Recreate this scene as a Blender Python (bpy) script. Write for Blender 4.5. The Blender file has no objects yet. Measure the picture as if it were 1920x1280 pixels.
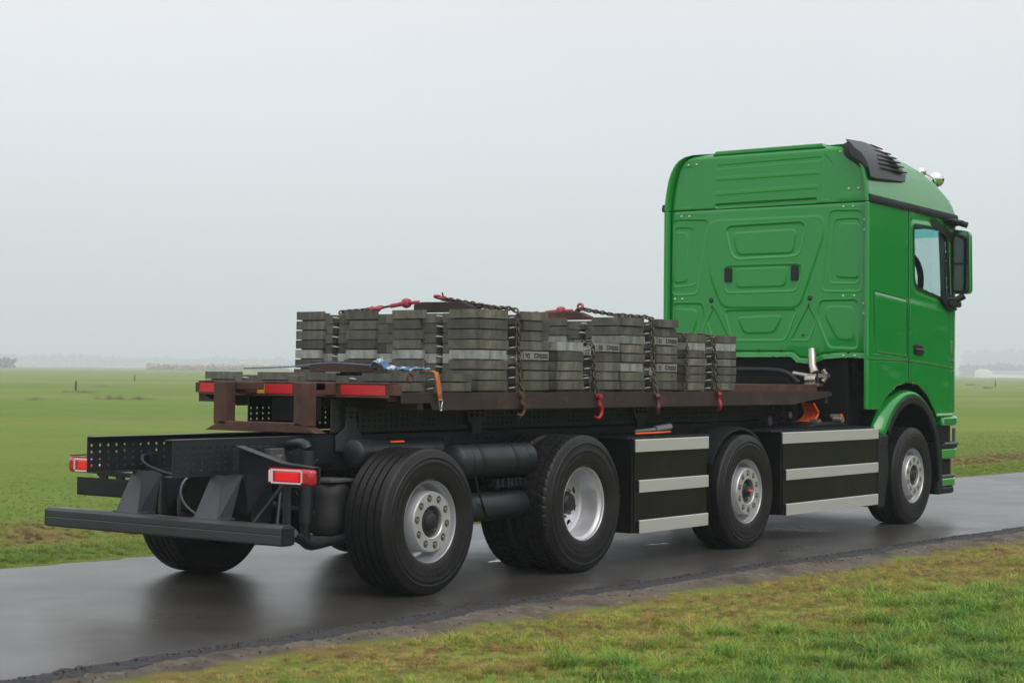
import bpy, bmesh, math, random
import numpy as np
from mathutils import Vector, Matrix
R = math.radians
random.seed(7); rng = np.random.default_rng(7)
scene = bpy.context.scene
col = scene.collection

# ------------------------------------------------------------------ camera
cam = bpy.data.cameras.new('camera'); camo = bpy.data.objects.new('camera', cam); col.objects.link(camo)
cam.sensor_width = 36; cam.lens = 62.91; cam.clip_end = 9000; cam.clip_start = .1
right = Vector((0.59300614, -0.80513547, 0.01002911)); up = Vector((-0.02062248, -0.00273534, 0.99978359)); fwd = Vector((0.8049338, 0.59308464, 0.01822596))
m = Matrix((right, up, -fwd)).transposed().to_4x4(); m.translation = Vector((-9.85077, -9.18713, 1.56277))
camo.matrix_world = m
cam.dof.use_dof = True; cam.dof.focus_distance = 15.5; cam.dof.aperture_fstop = 6.3
scene.camera = camo
CAM = Vector((-9.85077, -9.18713, 1.56277))

# ------------------------------------------------------------------ world: Nishita sky under an even overcast
SUN_EL, SUN_AZ = 50, 215
world = bpy.data.worlds.new('World'); scene.world = world; world.use_nodes = True
nt = world.node_tree; nt.nodes.clear()
def nd(nt, typ, **kw):
    n = nt.nodes.new(typ)
    for k, v in kw.items():
        if k.startswith('i_'):
            key = k[2:]; key = int(key) if key.isdigit() else key.replace('_', ' ')
            n.inputs[key].default_value = v
        else: setattr(n, k, v)
    return n
def lk(nt, a, b): nt.links.new(a, b)
wo = nd(nt, 'ShaderNodeOutputWorld'); add = nd(nt, 'ShaderNodeAddShader')
sky = nd(nt, 'ShaderNodeTexSky', sky_type='NISHITA', sun_disc=False, sun_elevation=R(SUN_EL), sun_rotation=R(SUN_AZ), air_density=1.0, dust_density=5.0)
b1 = nd(nt, 'ShaderNodeBackground', i_Strength=.05)
tc = nd(nt, 'ShaderNodeTexCoord'); sx = nd(nt, 'ShaderNodeSeparateXYZ')
ramp = nd(nt, 'ShaderNodeValToRGB')
els = ramp.color_ramp.elements
els[0].position = 0; els[0].color = (.535, .558, .625, 1)
els[1].position = 1; els[1].color = (1.04, 1.02, 1.0, 1)
e = els.new(.04); e.color = (.56, .575, .628, 1)
e = els.new(.2); e.color = (.695, .665, .655, 1)
nz = nd(nt, 'ShaderNodeTexNoise', i_Scale=1.6, i_Detail=4.0, i_Roughness=.5)
mp = nd(nt, 'ShaderNodeMapping'); mp.inputs['Scale'].default_value = (1, 1, 3.2)
mr = nd(nt, 'ShaderNodeMapRange'); mr.inputs[1].default_value = .3; mr.inputs[2].default_value = .7; mr.inputs[3].default_value = .95; mr.inputs[4].default_value = 1.05
mul = nd(nt, 'ShaderNodeVectorMath', operation='SCALE')
b2 = nd(nt, 'ShaderNodeBackground', i_Strength=.98)
lk(nt, tc.outputs['Generated'], sx.inputs[0]); lk(nt, sx.outputs['Z'], ramp.inputs[0])
lk(nt, tc.outputs['Generated'], mp.inputs[0]); lk(nt, mp.outputs[0], nz.inputs['Vector']); lk(nt, nz.outputs[0], mr.inputs[0])
lk(nt, ramp.outputs[0], mul.inputs[0]); lk(nt, mr.outputs[0], mul.inputs['Scale'])
lk(nt, mul.outputs[0], b2.inputs[0]); lk(nt, sky.outputs[0], b1.inputs[0])
lk(nt, b1.outputs[0], add.inputs[0]); lk(nt, b2.outputs[0], add.inputs[1]); lk(nt, add.outputs[0], wo.inputs[0])
# ------------------------------------------------------------------ sun, veiled
sun = bpy.data.lights.new('sun', 'SUN'); sun.energy = .8; sun.angle = R(40); sun.color = (1, .98, .95)
suno = bpy.data.objects.new('sun', sun); col.objects.link(suno)
d = Vector((math.sin(R(SUN_AZ)) * math.cos(R(SUN_EL)), math.cos(R(SUN_AZ)) * math.cos(R(SUN_EL)), math.sin(R(SUN_EL))))
suno.rotation_euler = d.to_track_quat('Z', 'Y').to_euler(); suno.location = (0, 0, 40)
vs = scene.view_settings; vs.view_transform = 'Standard'; vs.look = 'None'; vs.exposure = .22; vs.gamma = 1
scene.cycles.max_bounces = 8; scene.cycles.volume_bounces = 1; scene.cycles.transparent_max_bounces = 12
scene.render.film_transparent = False

# ------------------------------------------------------------------ materials
MATS = {}
def mat(name, color, rough=.5, metal=0, var=0, vscale=6, bump=0, bscale=60, color2=None, mscale=3, thr=(.45, .6), coat=0, spec=.5, objrand=0, stretch=(1, 1, 1), rvar=0, emit=None, trans=0, coords='Object', detail=6):
    if name in MATS: return MATS[name]
    m = bpy.data.materials.new(name); m.use_nodes = True; t = m.node_tree
    p = t.nodes['Principled BSDF']
    p.inputs['Base Color'].default_value = (*color, 1); p.inputs['Roughness'].default_value = rough
    p.inputs['Metallic'].default_value = metal; p.inputs['Coat Weight'].default_value = coat; p.inputs['Coat Roughness'].default_value = .04
    p.inputs['Specular IOR Level'].default_value = spec
    if trans: p.inputs['Transmission Weight'].default_value = trans
    tcn = nd(t, 'ShaderNodeTexCoord'); mpn = nd(t, 'ShaderNodeMapping'); mpn.inputs['Scale'].default_value = stretch
    lk(t, tcn.outputs[coords], mpn.inputs[0])
    cur = None
    def noise(sc, det=detail):
        n = nd(t, 'ShaderNodeTexNoise', i_Scale=sc, i_Detail=float(det), i_Roughness=.6); lk(t, mpn.outputs[0], n.inputs['Vector']); return n
    if color2 is not None:
        n = noise(mscale); r = nd(t, 'ShaderNodeMapRange'); r.inputs[1].default_value, r.inputs[2].default_value = thr
        lk(t, n.outputs[0], r.inputs[0])
        mx = nd(t, 'ShaderNodeMix', data_type='RGBA'); mx.inputs[6].default_value = (*color, 1); mx.inputs[7].default_value = (*color2, 1)
        lk(t, r.outputs[0], mx.inputs[0]); cur = mx.outputs[2]
    if var or objrand:
        hs = nd(t, 'ShaderNodeHueSaturation'); hs.inputs['Color'].default_value = (*color, 1)
        if cur: lk(t, cur, hs.inputs['Color'])
        val = None
        if var:
            n = noise(vscale); r = nd(t, 'ShaderNodeMapRange'); r.inputs[1].default_value = .25; r.inputs[2].default_value = .75
            r.inputs[3].default_value = 1 - var; r.inputs[4].default_value = 1 + var; lk(t, n.outputs[0], r.inputs[0]); val = r.outputs[0]
        if objrand:
            oi = nd(t, 'ShaderNodeObjectInfo'); r2 = nd(t, 'ShaderNodeMapRange'); r2.inputs[3].default_value = 1 - objrand; r2.inputs[4].default_value = 1 + objrand
            lk(t, oi.outputs['Random'], r2.inputs[0])
            if val:
                mm = nd(t, 'ShaderNodeMath', operation='MULTIPLY'); lk(t, val, mm.inputs[0]); lk(t, r2.outputs[0], mm.inputs[1]); val = mm.outputs[0]
            else: val = r2.outputs[0]
        lk(t, val, hs.inputs['Value']); cur = hs.outputs[0]
    if cur: lk(t, cur, p.inputs['Base Color'])
    if rvar:
        n = noise(vscale * .7 + 1); r = nd(t, 'ShaderNodeMapRange'); r.inputs[1].default_value = .3; r.inputs[2].default_value = .7
        r.inputs[3].default_value = max(.02, rough - rvar); r.inputs[4].default_value = min(1, rough + rvar); lk(t, n.outputs[0], r.inputs[0]); lk(t, r.outputs[0], p.inputs['Roughness'])
    if bump:
        n = noise(bscale, 4); bn = nd(t, 'ShaderNodeBump', i_Strength=1.0, i_Distance=bump); lk(t, n.outputs[0], bn.inputs['Height']); lk(t, bn.outputs[0], p.inputs['Normal'])
    if emit: p.inputs['Emission Color'].default_value = (*emit[0], 1); p.inputs['Emission Strength'].default_value = emit[1]
    MATS[name] = m; return m
GREEN = mat('green_paint', (.004, .235, .030), .17, var=.02, vscale=1, coat=1.0, spec=.25)
INNER = mat('cab_lining', (.02, .022, .024), .9)
DARKP = mat('chassis_paint', (.0125, .017, .020), .42, spec=.4, var=.12, vscale=5, rvar=.08, bump=.0004, bscale=90)
BLACKPL = mat('black_plastic', (.007, .0085, .012), .45, spec=.35, var=.1, vscale=8, rvar=.08)
VBLACK = mat('underbody_black', (.003, .0032, .0035), .6, spec=.2, var=.3, vscale=5)
RUBBER = mat('tyre_rubber', (.0048, .0052, .0058), .48, spec=.35, var=.25, vscale=7, bump=.0006, bscale=50, rvar=.1, color2=(.013, .0125, .012), mscale=4, thr=(.5, .8))
RIM = mat('silver_rim', (.55, .56, .59), .33, metal=.6, var=.06, vscale=10, rvar=.06)
NUT = mat('zinc_nut', (.30, .30, .31), .4, metal=.8)
HUBM = mat('hub_black', (.010, .011, .012), .45, var=.2, vscale=20)
ALU = mat('brushed_aluminium', (.50, .51, .49), .42, metal=.35, var=.03, vscale=4, rvar=.05, stretch=(1, 8, 8))
PANELB = mat('side_panel_black', (.004, .0042, .0042), .34, spec=.3, var=.3, vscale=3, color2=(.012, .0115, .010), mscale=2.2, thr=(.5, .8), rvar=.08)
RUST = mat('rusty_steel', (.050, .021, .014), .72, var=.35, vscale=9, bump=.0015, bscale=50, color2=(.105, .042, .022), mscale=5, thr=(.4, .75))
RUSTD = mat('dark_rusty_steel', (.024, .012, .010), .66, var=.3, vscale=6, bump=.001, bscale=40, color2=(.07, .04, .024), mscale=2.2, thr=(.56, .74))
RED = mat('red_paint', (.30, .010, .014), .42, var=.15, vscale=20, rvar=.1)
REFR = mat('red_reflector', (.50, .02, .025), .35, var=.12, vscale=30)
REFY = mat('yellow_reflector', (.62, .36, .02), .4)
PINK = mat('faded_red_paint', (.45, .05, .09), .5, var=.3, vscale=20, color2=(.16, .03, .03), mscale=18, thr=(.45, .6))
CHAIN = mat('dull_chain_steel', (.085, .072, .052), .5, metal=.5, var=.4, vscale=20, objrand=.3)
CHROME = mat('chrome', (.75, .76, .78), .07, metal=1)
ZINC = mat('zinc_casting', (.42, .40, .36), .3, metal=.85, var=.2, vscale=14, rvar=.12)
LAMPR = mat('lamp_red', (.65, .003, .010), .16, coat=.6, emit=((1, .004, .02), .22))
LAMPH = mat('lamp_red_dark', (.42, .004, .016), .2, coat=1)
LAMPW = mat('lamp_white', (.75, .62, .62), .25)
ORANGE = mat('orange_cable', (.75, .11, .01), .5)
STRAP = mat('orange_strap', (.42, .13, .03), .8, var=.15, vscale=30, bump=.001, bscale=200)
BLUE = mat('blue_webbing', (.06, .14, .26), .8, var=.4, vscale=25, color2=(.5, .55, .58), mscale=12, thr=(.5, .58))
WOOD = mat('dark_timber', (.045, .028, .020), .85, var=.35, vscale=12, bump=.002, bscale=40, stretch=(6, 1, 6))
PRINT = mat('black_marking', (.008, .008, .009), .6)
BELLOW = mat('air_bellow', (.012, .013, .015), .6, var=.2, vscale=9)
MIRR = mat('mirror_glass', (.16, .21, .19), .05, metal=1)
WHITE = mat('white_cladding', (.82, .83, .84), .5)
def slabmat(name, c, c2):
    m = mat(name, c, .78, var=.32, vscale=7, bump=.0016, bscale=45, color2=c2, mscale=5, thr=(.42, .72), objrand=.34, stretch=(2.4, 2.4, .8))
    return m
S_GREY = slabmat('slab_grey', (.068, .068, .056), (.135, .134, .110))
S_LIGHT = slabmat('slab_light_galvanised', (.25, .265, .255), (.13, .135, .115))
S_DARK = slabmat('slab_dark', (.052, .053, .046), (.10, .10, .082))
S_GRN = slabmat('slab_mossy', (.074, .078, .054), (.12, .126, .092))
def glass_mat(name, tint, gl=.12):
    m = bpy.data.materials.new(name); m.use_nodes = True; t = m.node_tree; t.nodes.clear()
    o = nd(t, 'ShaderNodeOutputMaterial'); a = nd(t, 'ShaderNodeBsdfTransparent'); a.inputs[0].default_value = (*tint, 1)
    g = nd(t, 'ShaderNodeBsdfGlossy'); g.inputs[1].default_value = .02
    lw = nd(t, 'ShaderNodeLayerWeight', i_Blend=.5); pw = nd(t, 'ShaderNodeMath', operation='POWER'); pw.inputs[1].default_value = 4.5; lk(t, lw.outputs['Facing'], pw.inputs[0])
    fr = nd(t, 'ShaderNodeMath', operation='MULTIPLY_ADD'); fr.inputs[1].default_value = .8; fr.inputs[2].default_value = .04; lk(t, pw.outputs[0], fr.inputs[0]); mx = nd(t, 'ShaderNodeMixShader')
    lk(t, fr.outputs[0], mx.inputs[0]); lk(t, a.outputs[0], mx.inputs[1]); lk(t, g.outputs[0], mx.inputs[2]); lk(t, mx.outputs[0], o.inputs[0]); return m
GLASS = glass_mat('tinted_glass', (.86, .95, .94)); GLASSB = glass_mat('sun_band_glass', (.28, .72, .66))

# ------------------------------------------------------------------ mesh helpers
class MB:
    def __init__(s): s.v = []; s.f = []
    def add(s, vs, fs):
        k = len(s.v); s.v += [tuple(p) for p in vs]; s.f += [tuple(i + k for i in f) for f in fs]; return s
    def box(s, a, b):
        x0, y0, z0 = [min(p, q) for p, q in zip(a, b)]; x1, y1, z1 = [max(p, q) for p, q in zip(a, b)]
        return s.add([(x0,y0,z0),(x1,y0,z0),(x1,y1,z0),(x0,y1,z0),(x0,y0,z1),(x1,y0,z1),(x1,y1,z1),(x0,y1,z1)],
                     [(0,3,2,1),(4,5,6,7),(0,1,5,4),(1,2,6,5),(2,3,7,6),(3,0,4,7)])
    def prism(s, poly, axis, a, b):
        """poly of 2-D points in the two axes that are not `axis`; extruded from a to b"""
        n = len(poly); i = 'xyz'.index(axis)
        def P(p, c):
            q = list(p); q.insert(i, c); return tuple(q)
        vs = [P(p, a) for p in poly] + [P(p, b) for p in poly]
        area = sum(poly[k][0] * poly[(k + 1) % n][1] - poly[(k + 1) % n][0] * poly[k][1] for k in range(n))
        flip = (area > 0) ^ (axis == 'y') ^ (b < a)
        f0 = tuple(range(n)); f1 = tuple(range(n, 2 * n))
        fs = [f0[::-1], f1] if flip else [f0, f1[::-1]]
        for k in range(n):
            q = (k, (k + 1) % n, (k + 1) % n + n, k + n); fs.append(q if flip else q[::-1])
        return s.add(vs, fs)
    def tube(s, pts, r, n=10, cap=True, rs=None):
        pts = [Vector(p) for p in pts]
        if len(pts) >= 4 and rs is None:
            for _ in range(2): pts = [pts[0]] + [q for a, b in zip(pts[:-1], pts[1:]) for q in (a.lerp(b, .25), a.lerp(b, .75))] + [pts[-1]]
        rings = []; prev = None
        for i, p in enumerate(pts):
            t = (pts[min(i + 1, len(pts) - 1)] - pts[max(i - 1, 0)]).normalized()
            if prev is None:
                a = Vector((0, 0, 1)) if abs(t.z) < .9 else Vector((1, 0, 0)); u = t.cross(a).normalized()
            else: u = (prev - t * prev.dot(t)).normalized()
            prev = u; w = t.cross(u); rr = rs[i] if rs else r
            rings.append([p + (u * math.cos(2*math.pi*k/n) + w * math.sin(2*math.pi*k/n)) * rr for k in range(n)])
        vs = [v for rg in rings for v in rg]; fs = []
        for i in range(len(pts) - 1):
            for k in range(n): fs.append((i*n+k, i*n+(k+1)%n, (i+1)*n+(k+1)%n, (i+1)*n+k))
        if cap: fs += [tuple(range(n))[::-1], tuple((len(pts)-1)*n + k for k in range(n))]
        return s.add(vs, fs)
    def lathe(s, prof, c, axis='y', n=48, mod=None):
        """prof = [(r, h)] around `axis` through c"""
        vs = []; fs = []
        for r, h in prof:
            for k in range(n):
                a = 2*math.pi*k/n; p = (r*math.cos(a), h, r*math.sin(a)) if axis == 'y' else ((h, r*math.cos(a), r*math.sin(a)) if axis == 'x' else (r*math.cos(a), r*math.sin(a), h))
                vs.append((c[0]+p[0], c[1]+p[1], c[2]+p[2]))
        for i in range(len(prof) - 1):
            for k in range(n): fs.append((i*n+k, (i+1)*n+k, (i+1)*n+(k+1)%n, i*n+(k+1)%n))
        return s.add(vs, fs)
def mesh_from(name, v, f, m, smooth=False):
    me = bpy.data.meshes.new(name); me.from_pydata([tuple(p) for p in v], [], [tuple(q) for q in f])
    if m: me.materials.append(m)
    if smooth: me.polygons.foreach_set('use_smooth', [True] * len(me.polygons))
    me.update(); return me
def link(name, me, parent=None):
    o = bpy.data.objects.new(name, me); col.objects.link(o)
    if parent: o.parent = parent
    return o
def obj(name, mb, m, parent=None, bevel=0, smooth=None, fixn=True, segs=2):
    me = mesh_from(name, mb.v, mb.f, m)
    if fixn:
        b = bmesh.new(); b.from_mesh(me); bmesh.ops.recalc_face_normals(b, faces=b.faces); b.to_mesh(me); b.free()
    if smooth is not None:
        me.polygons.foreach_set('use_smooth', [True] * len(me.polygons)); me.set_sharp_from_angle(angle=R(smooth))
    o = link(name, me, parent)
    if bevel:
        md = o.modifiers.new('edge', 'BEVEL'); md.width = bevel; md.segments = segs; md.limit_method = 'ANGLE'; md.angle_limit = R(40); md.harden_normals = False
    return o
def pieces(name, mb, m, parent=None, **kw):
    """every loose island of mb as an object of its own"""
    par = list(range(len(mb.v)))
    def find(a):
        while par[a] != a: par[a] = par[par[a]]; a = par[a]
        return a
    for f in mb.f:
        for b in f[1:]: par[find(b)] = find(f[0])
    groups = {}
    for f in mb.f: groups.setdefault(find(f[0]), []).append(f)
    out = []
    for fs in groups.values():
        ids = sorted({i for f in fs for i in f}); mp = {i: k for k, i in enumerate(ids)}; g = MB(); g.v = [mb.v[i] for i in ids]; g.f = [tuple(mp[i] for i in f) for f in fs]
        out.append(obj(name, g, m, parent, **kw))
    return out
def tag(o, label=None, cat=None, group=None, kind=None):
    for k, v in (('label', label), ('category', cat), ('group', group), ('kind', kind)):
        if v: o[k] = v
    return o
def empty(name, loc=(0, 0, 0), parent=None):
    o = bpy.data.objects.new(name, None); col.objects.link(o); o.location = loc; o.empty_display_size = .2
    if parent: o.parent = parent
    return o
def copy_tree(o, parent=None):
    c = o.copy(); col.objects.link(c); c.parent = parent
    for ch in list(o.children): copy_tree(ch, c)
    return c

# ------------------------------------------------------------------ ground, road, verge
def rise(x, y): return .0023 * np.maximum(0, np.hypot(x - CAM.x, y - CAM.y) - 60)
NEAR = [(-400, 22), (-60, .9), (-20, -1.45), (-4, -1.88), (0, -1.94), (3, -2.08), (8.5, -2.38), (20, -2.8), (60, -4.6), (300, -16), (900, -44)]
FAR = [(-400, 27), (-60, 5.2), (-20, 2.9), (-1, 2.38), (.6, 2.29), (8, 2.2), (17.5, 1.95), (30, 1.45), (60, .1), (300, -11.2), (900, -39)]
def edge(pts, x): return np.interp(x, [p[0] for p in pts], [p[1] for p in pts])
def wob(x, s, a): return a * (np.sin(x*1.7*s + 1) * .5 + np.sin(x*4.3*s + 2.1) * .3 + np.sin(x*9.7*s) * .2)
def ground_material():
    m = bpy.data.materials.new('field_turf'); m.use_nodes = True; t = m.node_tree; p = t.nodes['Principled BSDF']; p.inputs['Roughness'].default_value = .95; p.inputs['Specular IOR Level'].default_value = .1
    at = nd(t, 'ShaderNodeAttribute', attribute_name='soil'); ab = nd(t, 'ShaderNodeAttribute', attribute_name='dry')
    tcn = nd(t, 'ShaderNodeTexCoord')
    def noise(sc, det=6, st=(1,1,1), ro=.6):
        mpn = nd(t, 'ShaderNodeMapping'); mpn.inputs['Scale'].default_value = st; lk(t, tcn.outputs['Object'], mpn.inputs[0])
        n = nd(t, 'ShaderNodeTexNoise', i_Scale=sc, i_Detail=float(det), i_Roughness=ro); lk(t, mpn.outputs[0], n.inputs['Vector']); return n.outputs[0]
    def rng_(x, a, b, c=0, d_=1):
        r = nd(t, 'ShaderNodeMapRange'); r.inputs[1].default_value=a; r.inputs[2].default_value=b; r.inputs[3].default_value=c; r.inputs[4].default_value=d_; lk(t, x, r.inputs[0]); return r.outputs[0]
    def mix(f, a, b, blend='MIX'):
        x = nd(t, 'ShaderNodeMix', data_type='RGBA', blend_type=blend)
        if isinstance(f, float): x.inputs[0].default_value = f
        else: lk(t, f, x.inputs[0])
        for i, q in ((6, a), (7, b)):
            if isinstance(q, tuple): x.inputs[i].default_value = (*q, 1)
            else: lk(t, q, x.inputs[i])
        return x.outputs[2]
    g = mix(rng_(noise(.35, 8), .35, .65), (.115, .195, .026), (.155, .230, .040))
    g = mix(rng_(noise(6, 8), .35, .7), g, (.095, .160, .024))
    # soft swathes of paler and drier grass, fine mottling
    g = mix(rng_(noise(.03, 6), .42, .60, 0, .75), g, (.20, .235, .055))
    g = mix(rng_(noise(.12, 7, (1, 2.5, 1)), .58, .72, 0, .6), g, (.165, .175, .060))
    dry = mix(rng_(noise(3, 8), .35, .65), (.22, .175, .060), (.15, .105, .045))
    mdry = nd(t, 'ShaderNodeMath', operation='MULTIPLY'); lk(t, ab.outputs['Fac'], mdry.inputs[0]); lk(t, rng_(noise(1.3, 8), .38, .6), mdry.inputs[1])
    g = mix(mdry.outputs[0], g, dry)
    soil = mix(rng_(noise(14, 8), .35, .7), (.115, .100, .082), (.190, .170, .142))
    soil = mix(rng_(noise(2.2, 8), .45, .65), soil, (.075, .063, .051))
    ms = nd(t, 'ShaderNodeMath', operation='ADD'); lk(t, at.outputs['Fac'], ms.inputs[0]); lk(t, rng_(noise(3.5, 8), 0, 1, -.5, .5), ms.inputs[1])
    g = mix(rng_(ms.outputs[0], .42, .6), g, soil)
    lk(t, g, p.inputs['Base Color'])
    bn = nd(t, 'ShaderNodeBump', i_Strength=1.0, i_Distance=.03); lk(t, noise(22, 8, ro=.7), bn.inputs['Height']); lk(t, bn.outputs[0], p.inputs['Normal'])
    return m
def build_ground():
    # rows follow the road direction (x); v = signed distance across
    xs = np.concatenate([[-3500, -1200, -400, -150, -60, -30], np.arange(-16, 34, .2), np.arange(34, 90, 2), [100, 130, 180, 260, 400, 700, 1200, 2200, 3800, 5600]])
    vn = np.concatenate([[-3000, -900, -300, -120, -60, -35, -22], -np.arange(16, 9, -.5), -np.arange(9, 0, -.12)])   # beyond the near edge
    vf = np.concatenate([np.arange(0, 8, .16), np.arange(8, 24, .5), [26, 30, 33, 33.8, 34.5, 35.2, 36, 40, 44, 55, 70, 90, 120, 160, 220, 320, 500, 900, 1800, 4000, 5600]])
    V = np.concatenate([vn, [0], [1.0, 2.0, 3.0], vf + 1000])   # marker offsets
    P = np.zeros((len(V), len(xs), 3)); soil = np.zeros(P.shape[:2]); dry = np.zeros(P.shape[:2])
    yn = edge(NEAR, xs); yf = edge(FAR, xs)
    for i, v in enumerate(V):
        if v <= 0:
            y = yn + v; dd = -v
            z = -.012 - .05 * np.clip(dd / .5, 0, 1) + .02 * np.clip((dd - .5) / 3, 0, 1) + (wob(xs + v, .5, .02) + wob(v * 2.2 + xs * .6, .8, .014)) * np.clip(dd, 0, 1)
            # two or three mole hills and scuffs
            for mx, my, mr_, mh in ((.1, -4.98, .16, .07), (-2.84, -3.3, .12, .05), (-3.6, -3.6, .10, .03), (9.6, -3.3, .35, .04)):
                z = z + mh * np.exp(-(((xs - mx) ** 2 + (y - my) ** 2) / mr_ ** 2)); 
                soil[i] = np.maximum(soil[i], 1.0 * np.exp(-(((xs - mx) ** 2 + (y - my) ** 2) / (mr_ * 1.1) ** 2)))
            w = .36 + wob(xs, .35, .16) + .025 * np.clip(xs, 0, 16)
            soil[i] = np.maximum(soil[i], np.clip(1.1 - dd / w * .8, 0, 1)); dry[i] = np.clip(1.25 - dd / 2.6, 0.12, 1) * (dd > .1)
        elif v < 500:
            y = yn + (yf - yn) * v / 4; z = np.full_like(xs, -.06)
        else:
            dd = v - 1000; y = yf + dd
            z = -.012 - .03 * np.clip(dd / .3, 0, 1) + wob(xs * .3 + v, .4, .02) * np.clip(dd, 0, 1) - .12 * np.exp(-((dd - 2.6) / .7) ** 2)
            soil[i] = np.clip(.9 - dd / (.22 + .1 * np.sin(xs * .7)), 0, 1); dry[i] = .55 * np.exp(-((dd - .3) / .3) ** 2) + 1.25 * np.exp(-((dd - 3.0) / 1.1) ** 2) + .75 * np.exp(-((dd + wob(xs, .12, 1.2) - 34.6) / 1.4) ** 2)
        P[i, :, 0] = xs; P[i, :, 1] = y; P[i, :, 2] = z + rise(xs, y)
    n, k = len(V), len(xs); idx = np.arange(n * k).reshape(n, k)
    f = np.stack([idx[:-1, :-1], idx[:-1, 1:], idx[1:, 1:], idx[1:, :-1]], -1).reshape(-1, 4)
    me = bpy.data.meshes.new('ground'); me.from_pydata(P.reshape(-1, 3).tolist(), [], f.tolist()); me.materials.append(ground_material())
    for nm, a in (('soil', soil), ('dry', dry)):
        at = me.attributes.new(nm, 'FLOAT', 'POINT'); at.data.foreach_set('value', a.reshape(-1).astype(np.float32))
    me.polygons.foreach_set('use_smooth', [True] * len(me.polygons))
    tag(link('ground', me), kind='structure')
build_ground()
def road_material():
    m = bpy.data.materials.new('wet_asphalt'); m.use_nodes = True; t = m.node_tree; p = t.nodes['Principled BSDF']
    tcn = nd(t, 'ShaderNodeTexCoord')
    def noise(sc, det=6, st=(1,1,1)):
        mpn = nd(t, 'ShaderNodeMapping'); mpn.inputs['Scale'].default_value = st; lk(t, tcn.outputs['Object'], mpn.inputs[0])
        n = nd(t, 'ShaderNodeTexNoise', i_Scale=sc, i_Detail=float(det), i_Roughness=.6); lk(t, mpn.outputs[0], n.inputs['Vector']); return n.outputs[0]
    def rng_(x, a, b, c=0, d_=1):
        r = nd(t, 'ShaderNodeMapRange'); r.inputs[1].default_value=a; r.inputs[2].default_value=b; r.inputs[3].default_value=c; r.inputs[4].default_value=d_; lk(t, x, r.inputs[0]); return r.outputs[0]
    a = nd(t, 'ShaderNodeMix', data_type='RGBA'); a.inputs[6].default_value = (.030, .028, .0255, 1); a.inputs[7].default_value = (.056, .051, .046, 1)
    lk(t, rng_(noise(1.1, 8), .3, .7), a.inputs[0])
    b = nd(t, 'ShaderNodeMix', data_type='RGBA'); lk(t, a.outputs[2], b.inputs[6]); b.inputs[7].default_value = (.14, .13, .12, 1); lk(t, rng_(noise(70, 3), .60, .76), b.inputs[0])
    lk(t, b.outputs[2], p.inputs['Base Color'])
    pud = rng_(noise(.9, 4, (.7, 1.6, 1)), .67, .71)
    rr = nd(t, 'ShaderNodeMix', data_type='FLOAT'); lk(t, pud, rr.inputs[0]); lk(t, rng_(noise(.7, 8), .3, .7, .25, .38), rr.inputs[2]); rr.inputs[3].default_value = .07
    lk(t, rr.outputs[0], p.inputs['Roughness']); p.inputs['IOR'].default_value = 1.45; p.inputs['Specular IOR Level'].default_value = .7
    bn = nd(t, 'ShaderNodeBump', i_Strength=.9, i_Distance=.0012); lk(t, noise(110, 4), bn.inputs['Height'])
    inv = nd(t, 'ShaderNodeMath', operation='SUBTRACT'); inv.inputs[0].default_value = .9; lk(t, pud, inv.inputs[1]); lk(t, inv.outputs[0], bn.inputs['Strength'])
    lk(t, bn.outputs[0], p.inputs['Normal']); return m
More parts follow.
